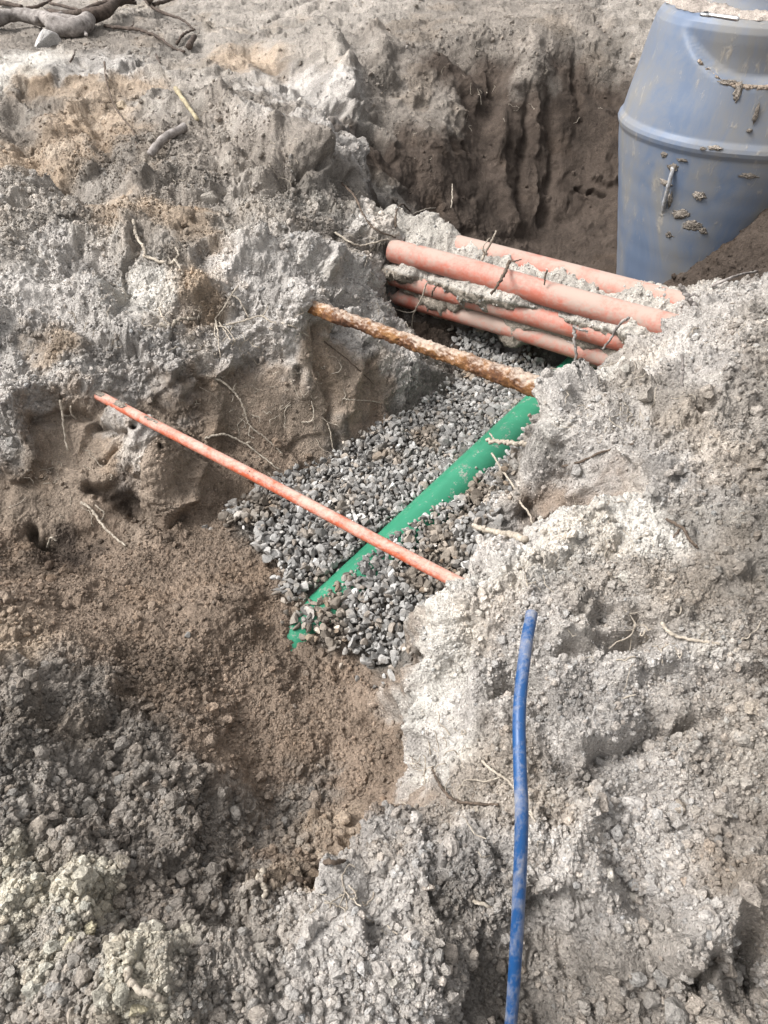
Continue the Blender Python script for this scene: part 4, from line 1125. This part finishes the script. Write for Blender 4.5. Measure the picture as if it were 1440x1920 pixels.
free_stick('root', [at_z(955, 490, .47), at_z(950, 503, .475), at_z(942, 520, .472), at_z(930, 540, .462), at_z(920, 552, .44)], .0065, .005, W_rootd, 'black root draped over the thick red duct', 'root', [([at_z(956, 490, .47), at_z(965, 490, .48), at_z(978, 486, .48)], .004, .002)])
free_stick('root', [at_z(1026, 507, .50), at_z(1022, 518, .48), at_z(1021, 534, .45)], .004, .003, W_rootd, 'thin black root crossing the duct at the back of the bank', 'root')
free_stick('root', [duct_pt(1076, 610, .03), duct_pt(1078, 640, .035), duct_pt(1080, 670, .04), duct_pt(1079, 700, .045)], .007, .005, W_grey, 'grey root hanging in front of the lower ducts by the pale bank', 'root', [([duct_pt(1076, 612, .03), duct_pt(1088, 618, .04), duct_pt(1102, 622, .03)], .006, .004), ([duct_pt(1077, 645, .035), duct_pt(1062, 640, .03)], .003, .002)])
free_stick('root', [duct_pt(1178, 596, .03), duct_pt(1160, 610, .03), duct_pt(1145, 635, .03), duct_pt(1130, 655, .03)], .006, .004, W_grey, 'grey root slanting down over the thick duct near its right end', 'root')
free_stick('root', [duct_pt(800, 530, .02), duct_pt(790, 560, .03), duct_pt(775, 590, .03), duct_pt(772, 620, .03)], .004, .0025, W_root, 'pale root dangling over the ducts above the dark hollow', 'root', [([duct_pt(780, 582, .03), duct_pt(765, 586, .02), duct_pt(742, 580, .01)], .003, .002)])
free_stick('root', [duct_pt(822, 532, .02), duct_pt(812, 545, .025), duct_pt(810, 556, .02)], .004, .003, W_rootd, 'short black root on the middle duct', 'root')
for L, lab in (([(722,556),(730,580),(742,604),(750,622)], 'leftmost dark rootlet hanging in the hollow under the ducts'), ([(735,566),(746,590),(754,612)], 'second dark rootlet from the left in the hollow under the ducts'), ([(706,560),(712,585),(710,605)], 'dark rootlet hanging closest to the rusty pipe in the hollow')):
    free_stick('root', [duct_pt(px, py, -.03) for px, py in L], .003, .0018, W_root, lab, 'root')
free_stick('root', [at_z(846, 390, .37), at_z(848, 370, .41), at_z(848, 345, .45)], .004, .003, W_root, 'straight pale rootlet standing against the dark pit wall', 'root')
free_stick('root', [at_z(903, 488, .44), at_z(912, 470, .47), at_z(922, 452, .52), at_z(930, 433, .56)], .006, .003, W_root, 'upright pale root on the rear edge of the duct bank', 'root', [([at_z(908, 478, .46), at_z(906, 462, .50), at_z(918, 446, .53)], .004, .002)])
# right bank
free_stick('root', [at_z(1310, 590, .50), at_z(1300, 572, .53), at_z(1288, 556, .56), at_z(1274, 534, .60)], .011, .007, W_grey, 'stout grey root standing up from the pale bank in front of the chamber', 'root', [([at_z(1290, 558, .555), at_z(1300, 552, .57), at_z(1310, 556, .57)], .005, .003)])
free_stick('root', [march(1278, 745)+np.array([0, 0, 0]), at_z(1279, 715, .58), at_z(1280, 690, .61), at_z(1279, 665, .64)], .006, .003, W_grey, 'short grey stem standing upright on the right bank', 'root')
stick('root', [(1340,540),(1365,528),(1385,520),(1425,512)], .006, .004, W_grey, 'grey root along the crest of the bank at right edge of picture', 'root', .015, (), .2)
free_stick('root', [at_z(1012, 838, .34), at_z(990, 834, .33), at_z(965, 831, .32), at_z(940, 828, .30), at_z(912, 826, .27)], .009, .006, W_root, 'grey broken root jutting out of the bank over the green pipe', 'root', [([at_z(930, 828, .29), at_z(922, 818, .29), at_z(918, 812, .28)], .004, .002)])
free_stick('root', [at_z(922, 850, .15), at_z(933, 868, .17), at_z(946, 888, .19), at_z(962, 910, .22), at_z(974, 940, .25), at_z(992, 962, .32), at_z(1000, 985, .38)], .004, .003, W_root, 'thin pale root dangling across the green pipe beside the bank', 'root')
free_stick('root', [at_z(888, 985, .27), at_z(912, 994, .30), at_z(938, 1000, .34), at_z(960, 1004, .38), at_z(985, 1012, .42)], .007, .011, W_root, 'pale stubby root sticking out of the bank over the gravel', 'root')
stick('root', [(1050,875),(1090,865),(1130,848),(1190,835)], .004, .003, W_rootd, 'thin dark root lying across the right bank below the lumps', 'root', .008, (), .2)
stick('root', [(1255,975),(1270,990),(1290,1020),(1310,1030)], .004, .003, W_rootd, 'fine dark root curling on the right bank at the upper right', 'root', .012, [([(1270,990),(1262,1008)], .003, .002, .012)], .25)
stick('root', [(1240,1175),(1262,1195),(1300,1205),(1350,1210)], .004, .003, W_root, 'fine pale root across the scooped hollow on the right bank', 'root', .008, (), .2)
stick('root', [(903,1425),(925,1445),(945,1462),(965,1480)], .003, .002, W_root, 'hair thin pale root beside the lower half of the blue pipe', 'root', .006, (), .2)
stick('root', [(812,1445),(830,1470),(850,1492),(880,1508),(930,1508)], .0035, .0025, W_rootd, 'thin brown root at the foot of the pale face, left of the blue pipe', 'root', .008, (), .2)
stick('root', [(890,1690),(920,1700),(955,1716)], .0035, .0025, W_root, 'small pale root lying left of the blue pipe near the bottom', 'root', .006, (), .2)
stick('root', [(490,1640),(484,1655),(496,1668),(492,1684)], .006, .004, W_root, 'forked pale root at the edge of the hollow, bottom left', 'root', .01, [([(484,1655),(496,1640),(497,1630)], .005, .003, .015)], .2)
stick('root', [(236,1818),(255,1845),(280,1856),(305,1864)], .006, .004, W_root, 'stout pale root among yellow clods at the bottom left', 'root', .008, (), .2)
stick('root', [(545,1650),(570,1655),(590,1652)], .007, .004, W_rootd, 'short black root in the reddish corner of the hollow', 'root', .008, (), .2)
stick('root', [(598,1615),(612,1618),(632,1622),(650,1612)], .005, .003, W_rootd, 'dark curled root above the edge of the grey bank', 'root', .008, (), .2)

# larger single clods and stones the photo shows one by one
CV, CF = ico(4)
def clod(name, px, py, wpx, col, label, cat='clod', angular=False, flat=.8, aspect=1.0, m=None):
    SEED[0] += 1
    p, n = hit(px, py)
    d = np.dot(p-np.array([0, 0, CAMZ]), np.array([0, CP, -SP])); s = wpx*.5*d/1386
    v = lump_variant(CV, SEED[0], angular)
    if not angular:
        v = v*(1+.10*fbm(v+SEED[0], .45, 5, 3)[:, None])
        f1, _, _ = worley(v+SEED[0], .34, 6); v = v*(1+.10*np.clip(1-f1*1.3, -.2, 1)[:, None])
    v = v*np.array([aspect, 1, flat])*s
    a = (SEED[0]*1.7) % 6.28 if aspect == 1 else 0
    v = v@np.array([[math.cos(a), -math.sin(a), 0], [math.sin(a), math.cos(a), 0], [0, 0, 1]])
    o = np_mesh(name, v, CF, m or SOIL, np.repeat(np.array(col, np.float32)[None], len(v), 0))
    o.location = tuple(p+n*s*.25)
    tag(o, label, cat)
    return o
PALE, TAN, YEL, GREY, BRN = (.42, .39, .345), (.33, .285, .235), (.47, .42, .30), (.30, .27, .235), (.24, .18, .135)
clod('stone', 88, 84, 62, (.46, .44, .42), 'pale wedge shaped stone slab propped against the brush pile', 'stone', True, .85, 1.0)
clod('soil_clod', 228, 205, 26, (.42, .34, .25), 'rounded orange buff clod beside the long dark hanging root', 'clod')
clod('soil_clod', 385, 370, 44, GREY, 'squarish grey clod broken off below the dark ridge', 'clod', True, .9)
clod('soil_clod', 742, 1836, 30, PALE, 'left one of two pale clods lying together at the bottom of the grey bank', 'clod')
clod('soil_clod', 766, 1842, 24, PALE, 'right one of two pale clods lying together at the bottom of the grey bank', 'clod')
clod('soil_clod', 484, 1790, 36, GREY, 'round grey clod at the lip of the hollow, bottom left', 'clod')
clod('soil_clod', 166, 1742, 30, YEL, 'large cream clod on top of the yellow rubble at left', 'clod')
clod('soil_clod', 135, 1770, 26, YEL, 'cream clod just below the largest cream one', 'clod')
clod('soil_clod', 258, 1888, 42, YEL, 'cracked cream boulder clod at the bottom left beside a dark gap', 'clod', True)
clod('soil_clod', 245, 1795, 24, YEL, 'upright yellow clod between dark crumbs and the pale root', 'clod')
clod('soil_clod', 268, 1545, 20, TAN, 'tan clod with a flat top on the dark crumb slope', 'clod')
clod('soil_clod', 230, 1620, 24, GREY, 'grey clod in the middle of the dark crumb slope', 'clod')
clod('soil_clod', 1270, 1510, 34, TAN, 'biggest brown clod at right, above the crumb field', 'clod')
clod('soil_clod', 1355, 1520, 36, GREY, 'rough round clod near the right edge, next to the biggest brown one', 'clod')
clod('soil_clod', 1308, 1525, 26, GREY, 'smaller clod wedged between two rough clods on the right', 'clod')
clod('soil_clod', 1290, 1655, 26, (.40, .33, .27), 'pinkish clod lying alone on the right bank', 'clod')
clod('soil_clod', 1190, 1680, 30, PALE, 'angular pale clod on the slope right of the blue pipe', 'clod', True)
clod('soil_clod', 1138, 1640, 28, PALE, 'pointed pale clod standing on the slope right of the blue pipe', 'clod', True, 1.5)
clod('soil_clod', 1176, 1738, 22, GREY, 'small pale clod in a cluster low on the right slope', 'clod')
clod('soil_clod', 1415, 1330, 40, TAN, 'rough brown clod at right edge halfway down the bank', 'clod')
clod('soil_clod', 1175, 1085, 34, PALE, 'whitish rounded clod on the middle of the right bank', 'clod')
clod('soil_clod', 900, 1145, 24, PALE, 'white clod near the end of the thin orange conduit', 'clod', True)
clod('soil_clod', 878, 1172, 22, PALE, 'smaller white clod below the one by the conduit end', 'clod', True)
clod('soil_clod', 816, 1092, 30, PALE, 'pale angular clod under the end of the thin orange conduit', 'clod', True)
clod('soil_clod', 1215, 748, 44, GREY, 'jagged grey lump on the shoulder of the right bank', 'clod', True)
clod('soil_clod', 1175, 690, 26, PALE, 'pale angular lump above the jagged one on the right bank', 'clod', True)
clod('stone', 640, 1076, 22, (.60, .59, .56), 'whitest stone of the gravel, left of the green pipe', 'stone', True)
clod('stone', 755, 912, 20, (.52, .50, .47), 'oblong pale stone in the gravel behind the conduit', 'stone', True, .6, 1.0)
clod('stone', 606, 1170, 16, (.62, .61, .58), 'white stone at the buried tip of the green pipe', 'stone', True)
for px, py, w, lab in ((757,1022,14,'brown grey stone resting on the green pipe by the conduit'), (892,878,9,'small pale stone resting high on the green pipe'), (812,952,10,'dark little stone resting on the middle of the green pipe')):
    r_ = ray(px, py); o_ = np.array([0, 0, CAMZ]); q = None
    for t in np.arange(1.8, 3.4, .002):
        p_ = o_+r_*t; w_ = p_-GA; ax = GA+gdir*np.dot(w_, gdir)
        if np.linalg.norm(p_-ax) < .08: q = p_; nn = (p_-ax)/.08; break
    if q is not None:
        SEED[0] += 1
        s = w*.5*t/1386
        v = lump_variant(CV, SEED[0], True)*s*np.array([1, .9, .7])
        o = np_mesh('stone', v, CF, STONE, np.repeat(np.array([(.26, .23, .20)], np.float32), len(v), 0)); o.location = tuple(q+nn*s*.4)
        tag(o, lab, 'stone')

def mud_on(pipe_obj, path, k0, k1, r, R, seed):
    """a scab of soil dried on top of a pipe"""
    P = [np.array(path[k])+np.array([0, -.25, 1])/1.03*(R*.72) for k in range(k0, k1+1)]
    P = catmull(P, 8); n = len(P)
    t = np.linspace(-1, 1, n)
    v, f = tube_geo(P, list(r*np.sqrt(np.clip(1-t*t, .02, 1))), 18, True)
    v = np.array(v); v = v+(facets(v, .014, seed, .4, .4, .2)[0]+.004*vnoise(v, .03, seed+1))[:, None]*np.array([0, -.4, .8])
    o = link_mesh('mud_clump', v, f, SOIL, pipe_obj)
    a = o.data.attributes.new('Col', 'FLOAT_COLOR', 'POINT'); a.data.foreach_set('color', np.tile(np.array([.25, .215, .18, 1], np.float32), len(v)))
cond = bpy.data.objects['thin_conduit']
mud_on(cond, op, 2, 5, .011, .0172, 5); mud_on(cond, op, 6, 9, .012, .0172, 6); mud_on(cond, op, 12, 15, .009, .0172, 7); mud_on(cond, op, 30, 31, .006, .0172, 8)

def rootlets():
    """hair roots torn open in the cut faces: far too many to count"""
    r = np.random.default_rng(5)
    spots = [(420,640,90,60,40),(560,700,90,80,40),(480,800,80,60,22),(250,600,160,80,45),(120,880,90,80,22),(700,470,60,60,30),(730,600,40,40,26),(1150,750,120,90,40),(1100,1000,150,90,30),(830,1420,60,80,22),(1230,1200,150,90,26),(900,1500,120,80,20),(450,300,140,90,40),(180,250,140,90,26),(900,180,160,120,40),(640,1680,80,60,14),(1330,600,90,50,20),(760,440,60,30,18)]
    VV, FF, base = [], [], 0
    for px, py, sx, sy, cnt in spots:
        for _ in range(cnt):
            p, n = hit(px+r.normal(0, sx*.6), py+r.normal(0, sy*.6))
            d = r.normal(size=3)+np.array([0, -.2, -.7]); d /= np.linalg.norm(d)
            L = r.uniform(.02, .11); k = r.integers(5, 10); pts = [p+n*.001]
            for _k in range(k):
                d = d+r.normal(0, .45, 3); d /= np.linalg.norm(d)
                q = pts[-1]+d*L/k
                ok, loc, nn, _i = ground.closest_point_on_mesh(Vector(q))
                loc, nn = np.array(loc), np.array(nn)
                h = np.dot(q-loc, nn); q = loc+nn*np.clip(h, .001, .012)
                pts.append(q)
            rad = r.uniform(.0007, .0017)
            v, f = tube_geo(catmull(pts, 3), rad, 5, False)
            VV.append(np.array(v)); FF.append(np.array(f)+base); base += len(v)
    o = np_mesh('rootlets', np.concatenate(VV), np.concatenate(FF), W_root)
    tag(o, 'fine hair roots torn open all over the cut soil faces', 'rootlets', kind='stuff')
rootlets()
